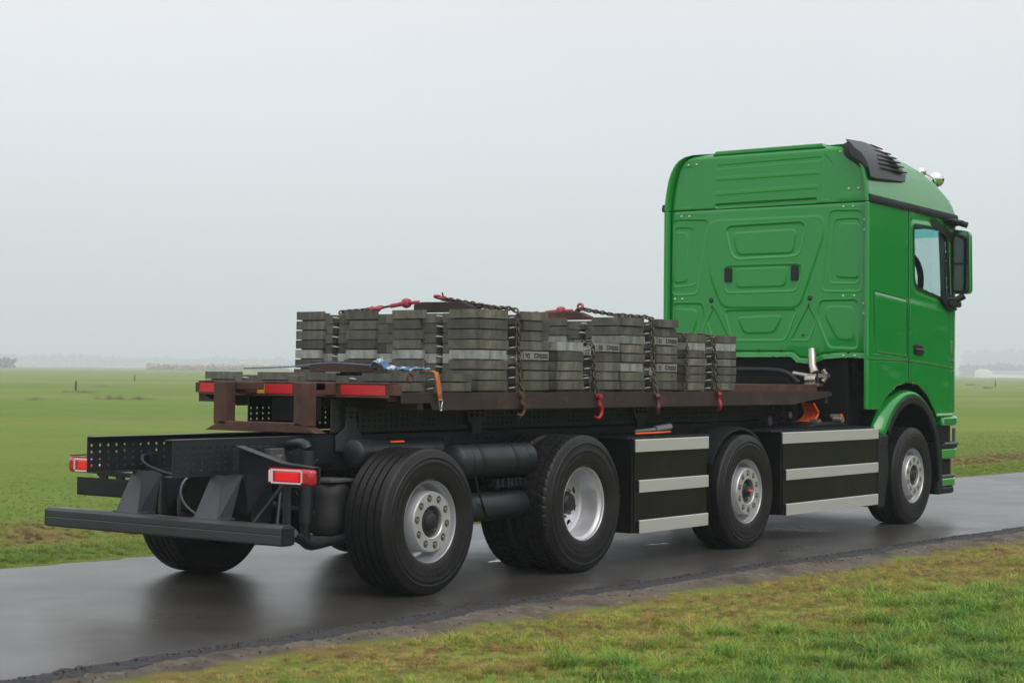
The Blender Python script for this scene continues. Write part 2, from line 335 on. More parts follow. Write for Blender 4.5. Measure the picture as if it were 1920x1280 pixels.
def build_road():
    xs = np.concatenate([[-400, -200, -100, -60, -40, -25], np.arange(-16, 40, .09), np.arange(40, 120, 2), [150, 200, 300, 500, 900]])
    yn = edge(NEAR, xs) + .02; yf = edge(FAR, xs) - .02
    rn = rng.normal(0, .012, len(xs)); rf = rng.normal(0, .02, len(xs))
    yn = yn + wob(xs, 1.2, .045) + rn; yf = yf + wob(xs + 5, 1.0, .05) + rf
    rows = [(0, -.11), (0.004, -.012), (.02, 0.0)] + [(q, 0) for q in np.linspace(.1, .9, 9)] + [(.985, 0), (.997, -.012), (1, -.11)]
    P = np.array([[(x, a + (b - a) * q, z + rise(x, a + (b - a) * q)) for x, a, b in zip(xs, yn, yf)] for q, z in rows])
    n, k = P.shape[:2]; idx = np.arange(n * k).reshape(n, k)
    f = np.stack([idx[:-1, :-1], idx[:-1, 1:], idx[1:, 1:], idx[1:, :-1]], -1).reshape(-1, 4)
    me = bpy.data.meshes.new('road'); me.from_pydata(P.reshape(-1, 3).tolist(), [], f.tolist()); me.materials.append(road_material())
    me.polygons.foreach_set('use_smooth', [True] * len(me.polygons)); tag(link('road', me), kind='structure')
    em = mat('rough_tarmac_edge', (.026, .027, .030), .7, spec=.4, var=.5, vscale=25, bump=.012, bscale=38)
    xe = np.arange(-16, 40, .03); rn2 = rng.normal(0, .014, len(xe)); ye = edge(NEAR, xe) + wob(xe, 1.2, .045); w2 = .11 + wob(xe, 3.1, .035) + rn2
    Q = np.array([[(x, a + .05 + q2, z + rng.normal(0, .003)) for x, a, q2 in zip(xe, ye, col_)] for z, col_ in ((.004, .05 + 0*xe + rn2), (.005, 0*xe), (-.001, -w2*.35), (-.012, -w2*.7), (-.05, -w2))])
    n2, k2 = Q.shape[:2]; id2 = np.arange(n2*k2).reshape(n2, k2); me2 = bpy.data.meshes.new('road_edge'); me2.from_pydata(Q.reshape(-1, 3).tolist(), [], np.stack([id2[:-1, :-1], id2[1:, :-1], id2[1:, 1:], id2[:-1, 1:]], -1).reshape(-1, 4).tolist()); me2.materials.append(em)
    tag(link('road_edge', me2), kind='structure')
    # ragged darker tarmac lip and loose chippings along the near edge
    g = MB()
    for _ in range(5000):
        x = random.uniform(-6, 26); o_ = abs(random.gauss(0, .11)); y = float(edge(NEAR, x)) + .07 - o_; s = random.uniform(.004, .013)
        z = .002 if o_ < .05 else -.03
        vs = [(x+random.uniform(-s,s)*1.3, y+random.uniform(-s,s)*1.3, z+random.uniform(0,s)) for _ in range(4)] + [(x, y, z+s*1.2)]
        g.add(vs, [(0,1,4),(1,2,4),(2,3,4),(3,0,4)])
    tag(obj('gravel', g, mat('tarmac_chippings', (.035, .034, .033), .7, objrand=0, var=.6, vscale=30), fixn=False), 'loose dark chippings strewn along the near edge of the asphalt', 'gravel', kind='stuff')
build_road()

# ------------------------------------------------------------------ grass (instanced tufts)
def grass_material(name):
    m = bpy.data.materials.new(name); m.use_nodes = True; t = m.node_tree; t.nodes.clear()
    o = nd(t, 'ShaderNodeOutputMaterial'); at = nd(t, 'ShaderNodeAttribute', attribute_name='tint', attribute_type='INSTANCER'); ar = nd(t, 'ShaderNodeAttribute', attribute_name='shade', attribute_type='INSTANCER')
    rp = nd(t, 'ShaderNodeValToRGB'); e = rp.color_ramp.elements
    e[0].position = 0; e[0].color = (.085, .200, .028, 1); e[1].position = 1; e[1].color = (.33, .235, .09, 1)
    q = e.new(.35); q.color = (.19, .285, .036, 1); q = e.new(.62); q.color = (.28, .30, .055, 1); q = e.new(.8); q.color = (.36, .30, .085, 1)
    hs = nd(t, 'ShaderNodeHueSaturation'); lk(t, at.outputs['Fac'], rp.inputs[0]); lk(t, rp.outputs[0], hs.inputs['Color']); lk(t, ar.outputs['Fac'], hs.inputs['Value'])
    df = nd(t, 'ShaderNodeBsdfPrincipled'); df.inputs['Roughness'].default_value = .5; df.inputs['Specular IOR Level'].default_value = .35
    tr = nd(t, 'ShaderNodeBsdfTranslucent'); mx = nd(t, 'ShaderNodeMixShader', i_0=.35)
    lk(t, hs.outputs[0], df.inputs['Base Color']); lk(t, hs.outputs[0], tr.inputs[0]); lk(t, df.outputs[0], mx.inputs[1]); lk(t, tr.outputs[0], mx.inputs[2]); lk(t, mx.outputs[0], o.inputs[0]); return m
GRASSM = grass_material('grass_blades')
def tuft_mesh(name, nb, h, spread, lean, wd):
    v = []; f = []
    for _ in range(nb):
        a = random.uniform(0, 6.283); r = spread * math.sqrt(random.random()); x, y = r*math.cos(a), r*math.sin(a)
        b = random.uniform(0, 6.283); L = h * random.uniform(.45, 1.15); ln = lean * random.uniform(.3, 1.5); w = wd * random.uniform(.7, 1.3)
        dx, dy = math.cos(b), math.sin(b); px, py = -dy*w, dx*w; k = len(v)
        for t_, ww in ((0, 1), (.4, .9), (.75, .55), (1, 0)):
            ox = dx*ln*L*t_*t_; oy = dy*ln*L*t_*t_; z = L*(t_ - .35*ln*t_*t_) - .005
            if ww: v += [(x+ox+px*ww, y+oy+py*ww, z), (x+ox-px*ww, y+oy-py*ww, z)]
            else: v.append((x+ox, y+oy, z))
        f += [(k,k+1,k+3,k+2), (k+2,k+3,k+5,k+4), (k+4,k+5,k+6)]
    me = mesh_from(name, v, f, GRASSM); return me
tcoll = bpy.data.collections.new('tuft_kinds')
for i, a in enumerate([(40, .075, .07, 1.3, .0022), (34, .05, .08, 1.5, .0022), (40, .11, .05, 1.0, .0025), (30, .062, .09, 1.7, .0023), (22, .11, .035, 1.3, .0026)]):
    tcoll.objects.link(bpy.data.objects.new('tuft_%d' % i, tuft_mesh('tuft', *a)))
def vnoise(x, y, s, seed=0):
    r_ = np.random.default_rng(seed); g = r_.random((64, 64)); u = x*s; v = y*s; i = np.floor(u).astype(int); j = np.floor(v).astype(int); fu = u-i; fv = v-j
    fu = fu*fu*(3-2*fu); fv = fv*fv*(3-2*fv); G = lambda a, b: g[a % 64, b % 64]
    return (G(i,j)*(1-fu)+G(i+1,j)*fu)*(1-fv)+(G(i,j+1)*(1-fu)+G(i+1,j+1)*fu)*fv
def scatter(name, X, Y, Z, S, tint, shade, label):
    me = bpy.data.meshes.new(name); n = len(X); me.vertices.add(n); me.vertices.foreach_set('co', np.stack([X, Y, Z], 1).astype(np.float32).reshape(-1))
    for nm, a in (('sc', S), ('tint', tint), ('shade', shade), ('rot', rng.random(n) * 6.283)):
        at = me.attributes.new(nm, 'FLOAT', 'POINT'); at.data.foreach_set('value', a.astype(np.float32))
    me.materials.append(GRASSM)
    o = link(name, me); gt = bpy.data.node_groups.new(name, 'GeometryNodeTree')
    gt.interface.new_socket('Geometry', in_out='INPUT', socket_type='NodeSocketGeometry'); gt.interface.new_socket('Geometry', in_out='OUTPUT', socket_type='NodeSocketGeometry')
    gi = nd(gt, 'NodeGroupInput'); go = nd(gt, 'NodeGroupOutput'); ci = nd(gt, 'GeometryNodeCollectionInfo'); ci.inputs[0].default_value = tcoll; ci.inputs[1].default_value = True; ci.inputs[2].default_value = True
    ip = nd(gt, 'GeometryNodeInstanceOnPoints'); ip.inputs['Pick Instance'].default_value = True
    m2p = nd(gt, 'GeometryNodeMeshToPoints')
    def na(k): 
        q = nd(gt, 'GeometryNodeInputNamedAttribute', data_type='FLOAT'); q.inputs[0].default_value = k; return q.outputs[0]
    cx = nd(gt, 'ShaderNodeCombineXYZ'); lk(gt, na('rot'), cx.inputs[2])
    lk(gt, gi.outputs[0], m2p.inputs[0]); lk(gt, m2p.outputs[0], ip.inputs['Points']); lk(gt, ci.outputs[0], ip.inputs['Instance']); lk(gt, cx.outputs[0], ip.inputs['Rotation'])
    lk(gt, na('sc'), ip.inputs['Scale']); lk(gt, ip.outputs[0], go.inputs[0])
    md = o.modifiers.new('scatter', 'NODES'); md.node_group = gt
    tag(o, label, 'grass', kind='stuff'); return o
def inview(X, Y, pad):
    d = np.stack([X - CAM.x, Y - CAM.y], 1); f2 = np.array([fwd.x, fwd.y]); r2 = np.array([right.x, right.y]); zc = d @ f2; xc = d @ r2
    return (zc > 7.2) & (np.abs(xc) < zc * .287 + pad)
def build_grass():
    n = 170000
    X = rng.uniform(-8, 34, n); dd = rng.random(n) ** .9 * 8.5; Y = edge(NEAR, X) - dd
    dist = np.hypot(X - CAM.x, Y - CAM.y)
    w = .25 + wob(X, .35, .16) + .025 * np.clip(X, 0, 16)
    big = vnoise(X + 50, Y + 50, .9, 1); fine = vnoise(X + 50, Y + 50, 3.2, 2); f3 = vnoise(X + 50, Y + 50, 7.5, 5)
    dens = np.clip((dd - w * (.5 + .9 * fine)) / .40, 0, 1); dens = np.maximum(dens, (fine > .80) * (dd > .12) * .6)
    mole = np.ones(n)
    for mx, my, mr_ in ((.1, -4.98, .17), (-2.84, -3.3, .12), (-3.6, -3.6, .1), (9.6, -3.3, .35)): mole *= 1 - np.exp(-(((X - mx) ** 2 + (Y - my) ** 2) / mr_ ** 2))
    dens *= np.clip(mole * 1.3 - .15, 0, 1)
    keep = (rng.random(n) < dens * np.clip(1.25 - dist / 60, .4, 1)) & inview(X, Y, 1.2)
    X, Y, dd, big, fine, f3, dist = [a[keep] for a in (X, Y, dd, big, fine, f3, dist)]
    Z = np.full(len(X), -.045) - .0 + (wob(X - dd, .5, .02) + wob(-dd * 2.2 + X * .6, .8, .014)) * np.clip(dd, 0, 1) + .018 * np.clip((dd - .5) / 3, 0, 1)
    green = np.clip((dd - 1.0) / 1.9 + (big - .5) * 1.5 + (fine - .5) * .9, 0, 1)
    S = (.32 + .66 * green * (.25 + 1.5 * f3 ** 1.8)) * rng.uniform(.6, 1.4, len(X)) * (1 + np.clip(dist - 14, 0, 20) * .02)
    tint = np.clip(.86 - .62 * green + rng.normal(0, .17, len(X)) - (f3 - .5) * .45 + (fine - .5) * .35, 0, 1); shade = np.clip(rng.normal(1.14, .23, len(X)) + (f3 - .5) * .5, .4, 1.6)
    scatter('verge_grass', X, Y, Z, S, tint, shade, 'patchy green and straw coloured grass on the near roadside verge')
    # far verge and the near part of the pasture
    n = 150000
    X = rng.uniform(-8, 60, n); dd = rng.random(n) ** 1.3 * 22; Y = edge(FAR, X) + dd; dist = np.hypot(X - CAM.x, Y - CAM.y)
    dens = np.clip((dd - .22) / .35, 0, 1) * np.clip(1.15 - dd / 14, 0, 1); keep = (rng.random(n) < dens) & inview(X, Y, 2)
    X, Y, dd, dist = [a[keep] for a in (X, Y, dd, dist)]
    Z = -.04 + wob(X * .3 + dd + 1000, .4, .02) * np.clip(dd, 0, 1) - .12 * np.exp(-((dd - 2.6) / .7) ** 2)
    fine = vnoise(X + 90, Y + 50, 1.6, 3); S = (.26 + .16 * fine + .50 * np.exp(-((dd - 1.2) / .8) ** 2) + .35 * np.exp(-((dd - 3.2) / .5) ** 2)) * rng.uniform(.8, 1.25, len(X)) * np.clip(1.1 - dd / 22, .35, 1)
    dry = np.exp(-((dd - 3.0) / 1.0) ** 2) * (.65 + .6 * fine)
    tint = np.clip(.36 + .62 * dry + rng.normal(0, .09, len(X)) + (fine - .5) * .25 + .25 * np.exp(-(dd / .3) ** 2), 0, 1); shade = np.clip(rng.normal(.98, .08, len(X)) - .38 * dry, .4, 1.3)
    scatter('pasture_grass', X, Y, Z, S, tint, shade, 'short green pasture grass beyond the far edge of the road')
build_grass()

# ------------------------------------------------------------------ far background
def bear(deg, D, z=0): return Vector((CAM.x + D * math.cos(R(deg)), CAM.y + D * math.sin(R(deg)), z + .0023 * max(0, D - 60)))
TREEM = mat('far_foliage', (.035, .045, .030), .9, var=.3, vscale=.05); REEDM = mat('dry_reed', (.46, .38, .27), .9, var=.2, vscale=.1)
def treeline(name, a0, a1, D, h, hv, m, label, n, cat='trees', seed=1, leaf=1.4, dep=30):
    r_ = random.Random(seed); g = MB()
    hs_ = [r_.uniform(.4, 1) for _ in range(60)]
    for _ in range(n):
        t_ = r_.random(); a = a0 + (a1 - a0) * t_; u = t_ * 58; i = int(u); hh = h * (1 - hv + hv * (hs_[i] * (1 - u + i) + hs_[i + 1] * (u - i))) * r_.uniform(.7, 1.05)
        p = bear(a, D + r_.uniform(-dep, dep)); z = hh * r_.random() ** .7; s = leaf * r_.uniform(.5, 1.3)
        q = [Vector((r_.uniform(-s, s), r_.uniform(-s, s), r_.uniform(-s, s) * .7)) + p + Vector((0, 0, max(z, s * .4))) for _ in range(4)]
        g.add(q, [(0, 1, 2), (0, 2, 3), (0, 3, 1), (1, 2, 3)])
    return tag(obj(name, g, m, fixn=False), label, cat, kind='stuff')
treeline('far_trees', 43, 53.2, 3000, 20, .5, TREEM, 'faint misty line of trees along the horizon on the left', 3500, seed=2, leaf=4)
treeline('far_trees', 19.5, 43, 3600, 15, .6, TREEM, 'very faint low line of trees low on the horizon behind the truck', 4500, seed=3, leaf=4)
treeline('far_trees', 19.0, 22.3, 1900, 14, .6, TREEM, 'blue grey clump of trees beyond the white barn on the right', 3500, seed=4, leaf=2.4)
treeline('wooded_ridge', 18.5, 22.2, 3400, 46, .25, TREEM, 'pale wooded ridge rising above the trees on the far right', 5200, seed=8, leaf=7, dep=60)
treeline('reed_bed', 43.5, 47.9, 900, 3.0, .15, REEDM, 'long pale tan bed of reeds at the far end of the left field', 6000, cat='reeds', seed=5, leaf=.9, dep=8)
treeline('hedge', 51.9, 53.5, 1000, 6, .5, TREEM, 'small dark hedge at the far left end of the horizon', 500, cat='hedge', seed=6, leaf=1.3, dep=5)
def tussocks():
    r_ = random.Random(21); g = MB()
    for (a, D, n) in ((49.9, 118, 26), (48.9, 96, 34), (48.0, 96, 30), (51.2, 92, 8), (49.3, 150, 20), (22.0, 300, 16), (21.6, 230, 10)):
        for _ in range(n):
            p = bear(a + r_.gauss(0, .35 * 100 / D), D + r_.uniform(-1.5, 1.5))
            for _ in range(14):
                q = p + Vector((r_.gauss(0, .12), r_.gauss(0, .12), -.05)); t_ = q + Vector((r_.gauss(0, .12), r_.gauss(0, .12), r_.uniform(.12, .34))); g.add([q + Vector((.02, .02, 0)), q - Vector((.02, .02, 0)), t_], [(0, 1, 2)])
    tag(obj('tussocks', g, mat('dead_rush', (.20, .15, .10), .9, var=.4, vscale=.8), fixn=False), 'thin brown dead tussocks dotted across the pasture', 'tussocks', kind='stuff')
tussocks()
def shed():
    p = bear(21.62, 1000); w, l, h = 9, 22, 4.8; r = empty('barn', (p.x, p.y, p.z)); r.rotation_euler = (0, 0, R(110)); tag(r, 'round roofed white barn at the foot of the far right trees', 'barn')
    arc = [(w/2*math.cos(a), 1.6 + (h-1.6)*math.sin(a)) for a in np.linspace(0, math.pi, 13)]
    obj('wall', MB().prism([(w/2-.2, 0), (w/2-.2, 1.62), (-w/2+.2, 1.62), (-w/2+.2, 0)], 'y', -l/2+.2, l/2-.2), WHITE, r); obj('roof', MB().prism(arc, 'y', -l/2, l/2), WHITE, r, smooth=30)
treeline('roadside_wood', -38, 4, 62, 11, .55, mat('near_foliage', (.02, .03, .016), .9, var=.4, vscale=.4), 'row of dark roadside trees outside the frame, mirrored in the cab side', 16000, seed=12, leaf=.55, dep=5)
shed()
def longshed(deg, D, w, h, lab):
    p = bear(deg, D); r = empty('farm_building', (p.x, p.y, p.z)); r.rotation_euler = (0, 0, R(deg + 90)); tag(r, lab, 'building')
    obj('wall', MB().box((-w/2, -5, 0), (w/2, 5, h*.6)), WHITE, r); obj('roof', MB().prism([(-5.4, h*.6+.01), (5.4, h*.6+.01), (0, h)], 'x', -w/2-.3, w/2+.3), mat('grey_sheeting', (.28, .29, .30), .6), r)
longshed(20.95, 1120, 34, 4.2, 'long low pale farm building right of the round white barn')
longshed(20.40, 1080, 12, 4.0, 'short pale farm building at the far right edge of the picture')
for (x, y, h, lab) in ((72.6, 89.3, .62, 'taller dark wooden post standing in the left field'), (133, 151, .75, 'further dark wooden post deeper in the left field'), (240, 88, .9, 'thin weathered post in the pasture right of the cab')):
    g = MB(); g.tube([(0, 0, -.2), (.01, 0, h*.5), (.03, .01, h)], .07, 8, rs=[.075, .07, .06]); o = obj('fence_post', g, mat('old_post', (.03, .026, .02), .9, var=.3, vscale=8), smooth=40); o.location = (x, y, float(rise(x, y))); tag(o, lab, 'post')

# ------------------------------------------------------------------ the truck
T = tag(empty('truck'), 'green cabbed four axle lorry chassis standing on the wet road', 'truck')
YO = -1.235
def tyre_mesh(name, rad, width, kind):
    """lathe-like grid with tread relief; outer face towards -y, flange plane at y = 0"""
    rb = .292; nseg = 216 if kind != 'drive' else 288
    sh = .028
    prof = [(rb - .006, .012), (rb + .002, .002), (rb + .012, -.004), (rb + .03, -.007), (rb + .034, -.0085), (rb + .05, -.010), (rb + .075, -.0135), (rb + .0765, -.0136), (rb + .0980, -.0146), (rb + .0995, -.0147), (rb + .12, -.015), (rb + .124, -.0165), (rb + .131, -.0165), (rb + .135, -.0145),
            (rad - .075, -.012), (rad - .070, -.0145), (rad - .062, -.0145), (rad - .058, -.009), (rad - .045, -.004), (rad - .030, .002), (rad - .014, .008), (rad - .006, .014), (rad - .001, .022)]
    w = width; tr = []
    if kind == 'drive': gro = [.24, .5, .76]; gw = .010
    elif kind == 'trailer': gro = [.20, .40, .60, .80]; gw = .007
    else: gro = [.22, .41, .59, .78]; gw = .006
    y = .03; pts = [y]
    for g in gro:
        c = .022 + (w - .044) * g; pts += [c - gw - .001, c - gw + .001, c + gw - .001, c + gw + .001]
    pts.append(w - .03)
    for i, y_ in enumerate(pts):
        deep = (i - 2) % 4 in (0, 1) and 1 < i < len(pts) - 1
        tr.append((rad - (.014 if deep else 0), y_))
    # more rows inside the ribs for the lateral sipes
    tr2 = []
    for (r0, y0), (r1, y1) in zip(tr[:-1], tr[1:]):
        tr2.append((r0, y0))
        if r0 == r1 == rad and y1 - y0 > .03: tr2 += [(rad, y0 + (y1 - y0) * q) for q in (.33, .66)]
    tr2.append(tr[-1]); back = [(r, w - y_) for r, y_ in prof[::-1]]
    full = prof + tr2 + back; n0 = len(prof); n1 = n0 + len(tr2)
    V = []; mk0 = [q for q, p in enumerate(full) if abs(p[0] - rb - .0765) < 1e-6][0]; rm_ = random.Random(3); marks = [rm_.random() < .62 for _ in range(nseg)]
    for i, (r, h) in enumerate(full):
        for k in range(nseg):
            a = 2 * math.pi * k / nseg; rr = r; hh = h
            if i in (mk0, mk0 + 1) and (k * 360 // nseg) % 120 < 62 and marks[k] : hh = h - .0022
            if n0 - 4 <= i < n1 + 4 and r > rad - .02:
                if kind == 'drive':
                    ph = (k + (3 if (h / w) > .5 else 0) + int(h * 40)) % 6
                    if ph == 0: rr -= .008
                elif r >= rad - .001 or i < n0:
                    if (k + int(h * 30)) % 4 == 0: rr -= .0022
            V.append((rr * math.cos(a), hh, rr * math.sin(a)))
    F = [(i*nseg+k, (i+1)*nseg+k, (i+1)*nseg+(k+1) % nseg, i*nseg+(k+1) % nseg) for i in range(len(full) - 1) for k in range(nseg)]
    me = mesh_from(name, V, [f[::-1] for f in F], RUBBER); b = bmesh.new(); b.from_mesh(me); bmesh.ops.recalc_face_normals(b, faces=b.faces); b.to_mesh(me); b.free()
    me.polygons.foreach_set('use_smooth', [True] * len(me.polygons)); me.set_sharp_from_angle(angle=R(28)); return me
def ring_hole_disc(rin, rout, y, nh, rp, rh, sec=12):
    """annulus with nh round holes on pitch radius rp, in plane y, plus hole walls"""
    g = MB()
    for k in range(nh):
        a0 = 2*math.pi*(k-.5)/nh; a1 = 2*math.pi*(k+.5)/nh; ac = (a0+a1)/2
        hole = [(rp*math.cos(ac)+rh*math.cos(t), rp*math.sin(ac)+rh*math.sin(t)) for t in np.linspace(0, 2*math.pi, 4*sec//2, endpoint=False)]
        n = len(hole); outer = []
        for (hx, hz) in hole:
            dx, dz = hx - rp*math.cos(ac), hz - rp*math.sin(ac); L = math.hypot(dx, dz); dx /= L; dz /= L
            # march to the cell border
            t = 0
            while t < .4:
                x, z = hx + dx*t, hz + dz*t; r = math.hypot(x, z); an = math.atan2(z, x) - ac; an = (an + math.pi) % (2*math.pi) - math.pi
                if r > rout or r < rin or abs(an) > math.pi/nh: break
                t += .0015
            r = min(max(r, rin), rout); an = min(max(an, -math.pi/nh), math.pi/nh)
            outer.append((r*math.cos(ac+an), r*math.sin(ac+an)))
        vs = [(x, y, z) for x, z in hole] + [(x, y, z) for x, z in outer] + [(x, y+.014, z) for x, z in hole]
        fs = [(i, (i+1) % n, (i+1) % n + n, i+n) for i in range(n)] + [(i, i+2*n, (i+1) % n+2*n, (i+1) % n) for i in range(n)]
        # corner fill
        corners = [(rin, a0), (rin, a1), (rout, a0), (rout, a1)]
        g.add(vs, fs)
        for rc, aa in corners:
            cx, cz = rc*math.cos(aa), rc*math.sin(aa)
            dists = sorted(range(n), key=lambda i: math.hypot(outer[i][0]-cx, outer[i][1]-cz))
            i = dists[0]; j = (i+1) % n if math.hypot(outer[(i+1) % n][0]-cx, outer[(i+1) % n][1]-cz) < math.hypot(outer[i-1][0]-cx, outer[i-1][1]-cz) else i-1
            g.add([(outer[i][0], y, outer[i][1]), (outer[j][0], y, outer[j][1]), (cx, y, cz)], [(0, 1, 2)])
    return g
NUTM = mesh_from('wheel_nut', *(lambda g: (g.v, g.f))(MB().lathe([(.0001, -.020), (.009, -.020), (.010, -.010), (.0101, -.010), (.016, -.010), (.0165, .004), (.021, .006), (.021, .014)], (0, 0, 0), 'y', 6 * 2)), NUT)
def make_wheel(kind, x, side, rad=.517, width=.375, rot=0):
    """side -1 = near (right hand) side"""
    w = empty('wheel', (x, side * -YO, rad), T); w.rotation_euler = (0, R(rot), 0) if side < 0 else (0, R(rot), math.pi)
    key = (kind, rad, width)
    if key not in make_wheel.c:
        C_ = {}
        C_['tyre'] = tyre_mesh('tyre', rad, width, {'drive': 'drive', 'trail': 'trailer', 'steer': 'steer', 'mid': 'trailer'}[kind])
        g = MB()
        W = width
        if kind == 'drive':
            prof = [(.302, -.004), (.3045, .000), (.3045, .006), (.297, .009), (.290, .006), (.286, .012), (.285, .03), (.273, .045), (.262, .05), (.258, .07), (.256, .185), (.252, .20), (.236, .213), (.20, .218)]
            g.lathe(prof, (0, 0, 0), 'y', 72)
            g2 = ring_hole_disc(.145, .236, .214, 8, .196, .031); g.add(g2.v, g2.f)
            g.lathe([(.145, .214), (.13, .205), (.10, .205), (.0905, .205), (.0905, .23)], (0, 0, 0), 'y', 48)
            hub = MB().lathe([(.0001, .13), (.060, .13), (.074, .14), (.08, .155), (.082, .165), (.088, .167), (.09, .21)], (0, 0, 0), 'y', 32)
            C_['nuts'] = (.112, .205 - .006, 10)
        else:
            f = -.028 if kind != 'steer' else -.045
            prof = [(.302, -.004), (.3045, .000), (.3045, .006), (.297, .009), (.290, .006), (.286, .012), (.285, .03), (.279, .048), (.272, .056), (.268, .08), (.264, .175), (.240, .185), (.222, .15), (.218, .06), (.216, .03), (.214, .008), (.212, -.006), (.208, -.012)]
            g.lathe(prof, (0, 0, 0), 'y', 72)
            g2 = ring_hole_disc(.118, .208, -.012, 10, .1675, .0265); g.add(g2.v, g2.f)
            g.lathe([(.118, -.012), (.112, -.006), (.110, .03), (.110, .06)], (0, 0, 0), 'y', 48)
            hub = MB().lathe([(.0001, -.012), (.050, -.012), (.060, -.006), (.066, .010), (.080, .014), (.098, .016), (.1093, .02), (.1093, .06)] if kind != 'mid' else [(.0001, -.03), (.02, -.03), (.024, -.02), (.045, -.012), (.05, .01), (.07, .02), (.1095, .04), (.1095, .06)], (0, 0, 0), 'y', 32)
            hub.lathe([(.205, .012), (.110, .012)], (0, 0, 0), 'y', 40)
            C_['nuts'] = (.1675, -.004, 10)
            if kind == 'steer': pass
        C_['rim'] = g; C_['hub'] = hub
        for nm, mtl, ang in (('rim', RIM, 32), ('hub', HUBM, 35)):
            o = obj(nm, C_[nm], mtl, None, smooth=ang); C_[nm] = o.data; bpy.data.objects.remove(o)
        make_wheel.c[key] = C_
    C_ = make_wheel.c[key]
    link('tyre', C_['tyre'], w); link('rim', C_['rim'], w); link('hub', C_['hub'], w)
    if side < 0:
        pr, yy, n = C_['nuts']
        for k in range(n):
            a = 2*math.pi*k/n; o = link('wheel_nut', NUTM, w); o.location = (pr*math.cos(a), yy, pr*math.sin(a)); o.scale = (.98, 1.0, .98)
            if kind == 'drive': o.scale = (.9, 1.2, .9)
        if kind != 'drive' :
            g = MB()
            for k in range(10):
                a = 2*math.pi*(k+.5)/10; g.lathe([(.0001, -.006), (.006, -.006), (.007, .004)], (.085*math.cos(a), .012, .085*math.sin(a)), 'y', 6)
            pieces('hub_bolt', g, HUBM, w)
    if kind == 'mid' and side < 0:
        obj('hub_cable', MB().tube([(-.03, -.032, .0), (-.015, -.045, .012), (.0, -.036, -.01), (.015, -.045, .014), (.03, -.03, .004)], .007, 6), ORANGE, w)
    return w
make_wheel.c = {}
AX = [(0.0, 'trail', .517, .375), (1.933, 'drive', .543, .31), (4.578, 'mid', .517, .36), (8.249, 'steer', .517, .36)]
for side in (-1, 1):
    for x, k, r_, w_ in AX:
        make_wheel(k, x, side, r_, w_, rot=7 if k == 'trail' else 16)
    # inner twin of the drive axle
    x, k, r_, w_ = AX[1]
    iw = empty('wheel', (x, side * (-YO - .345), r_), T); iw.rotation_euler = (0, .2, 0 if side < 0 else math.pi)
    link('tyre', make_wheel.c[(k, r_, w_)]['tyre'], iw)
    obj('rim', MB().lathe([(.29, .0), (.26, .05), (.255, .26), (.29, .31)], (0, 0, 0), 'y', 40), mat('inner_rim', (.08, .08, .085), .5, metal=.4), iw, smooth=30)
# axles and brakes
for x, k, r_, w_ in AX:
    g = MB().tube([(x, -.95, r_), (x, -.5, r_), (x, .5, r_), (x, .95, r_)], .07, 12)
    if k == 'drive': g.lathe([(.001, -.2), (.13, -.17), (.19, -.05), (.19, .05), (.13, .17), (.001, .2)], (x, 0, r_), 'y', 20)
    obj('axle', g, VBLACK, T, smooth=40)
    for s in (-1, 1):
        obj('brake_drum', MB().lathe([(.001, -.2), (.2, -.2), (.21, -.18), (.21, -.02), (.001, -.02)], (x, s * .84 + .1, r_), 'y', 28), VBLACK, T, smooth=40)

# --- plates with holes
def hole_plate(u0, u1, v0, v1, nu, nv, rad, axis='y', c=0, keepfn=None, solid_v=(0, 0)):
    """rectangular plate in plane axis=c; u along x, v along z; a grid nu x nv of octagonal holes inside"""
    g = MB(); du = (u1-u0)/nu; a, b = v0 + solid_v[0], v1 - solid_v[1]; dv = (b-a)/nv
    def Q(p): return (p[0], c, p[1])
    for i in range(nu):
        for j in range(nv):
            x0, z0 = u0+i*du, a+j*dv; cx_, cz_ = x0+du/2, z0+dv/2
            if keepfn and not keepfn(i, j):
                g.add([Q((x0, z0)), Q((x0+du, z0)), Q((x0+du, z0+dv)), Q((x0, z0+dv))], [(0, 1, 2, 3)]); continue
            hole = [(cx_+rad*math.cos(t), cz_+rad*math.sin(t)) for t in [math.pi/8+k*math.pi/4 for k in range(8)]]
            sq = [(x0+du, z0+dv), (x0, z0+dv), (x0, z0), (x0+du, z0)]
            g.add([Q(p) for p in hole+sq], [(7, 0, 8, 11), (0, 1, 8), (1, 2, 9, 8), (2, 3, 9), (3, 4, 10, 9), (4, 5, 10), (5, 6, 11, 10), (6, 7, 11)])
    for (za, zb) in ((v0, a), (b, v1)):
        if zb > za: g.add([Q((u0, za)), Q((u1, za)), Q((u1, zb)), Q((u0, zb))], [(0, 1, 2, 3)])
    return g
def rail(s):
    y = s * .42; z0, z1 = .862, 1.104; nm = 'chassis_rail'
    g = hole_plate(-1.70, -.74, z0 + .004, z1 - .004, 13, 4, .0112, c=y, solid_v=(.02, .03))
    h = hole_plate(-.74, 6.9, z0 + .004, z1 - .004, 120, 4, .0085, c=y, keepfn=lambda i, j: ((i * 7 + j * 3) % 5 < 3 and i < 40), solid_v=(.02, .03)); g.add(h.v, h.f)
    me = obj(nm, g, DARKP, T); md = me.modifiers.new('thick', 'SOLIDIFY'); md.thickness = .008; md.offset = 0
    # flanges: deeper towards the front
    fl = MB().box((-1.70, y + .004 * s, z1 - .004), (6.9, y - .075 * s, z1 + .004)).box((-1.70, y + .004 * s, z0 - .004), (6.9, y - .075 * s, z0 + .004))
    fl.box((6.9, y, .80), (9.3, y - .08 * s, 1.03))
    obj('rail_flange', fl, DARKP, T, bevel=.003)
rail(-1); rail(1)
g = MB()
for x in (-.30, .75, 1.3, 2.6, 3.9, 5.6, 6.8, 8.3): g.box((x, -.40, .90), (x+.07, .40, 1.06))
pieces('crossmember', g, DARKP, T, bevel=.006)
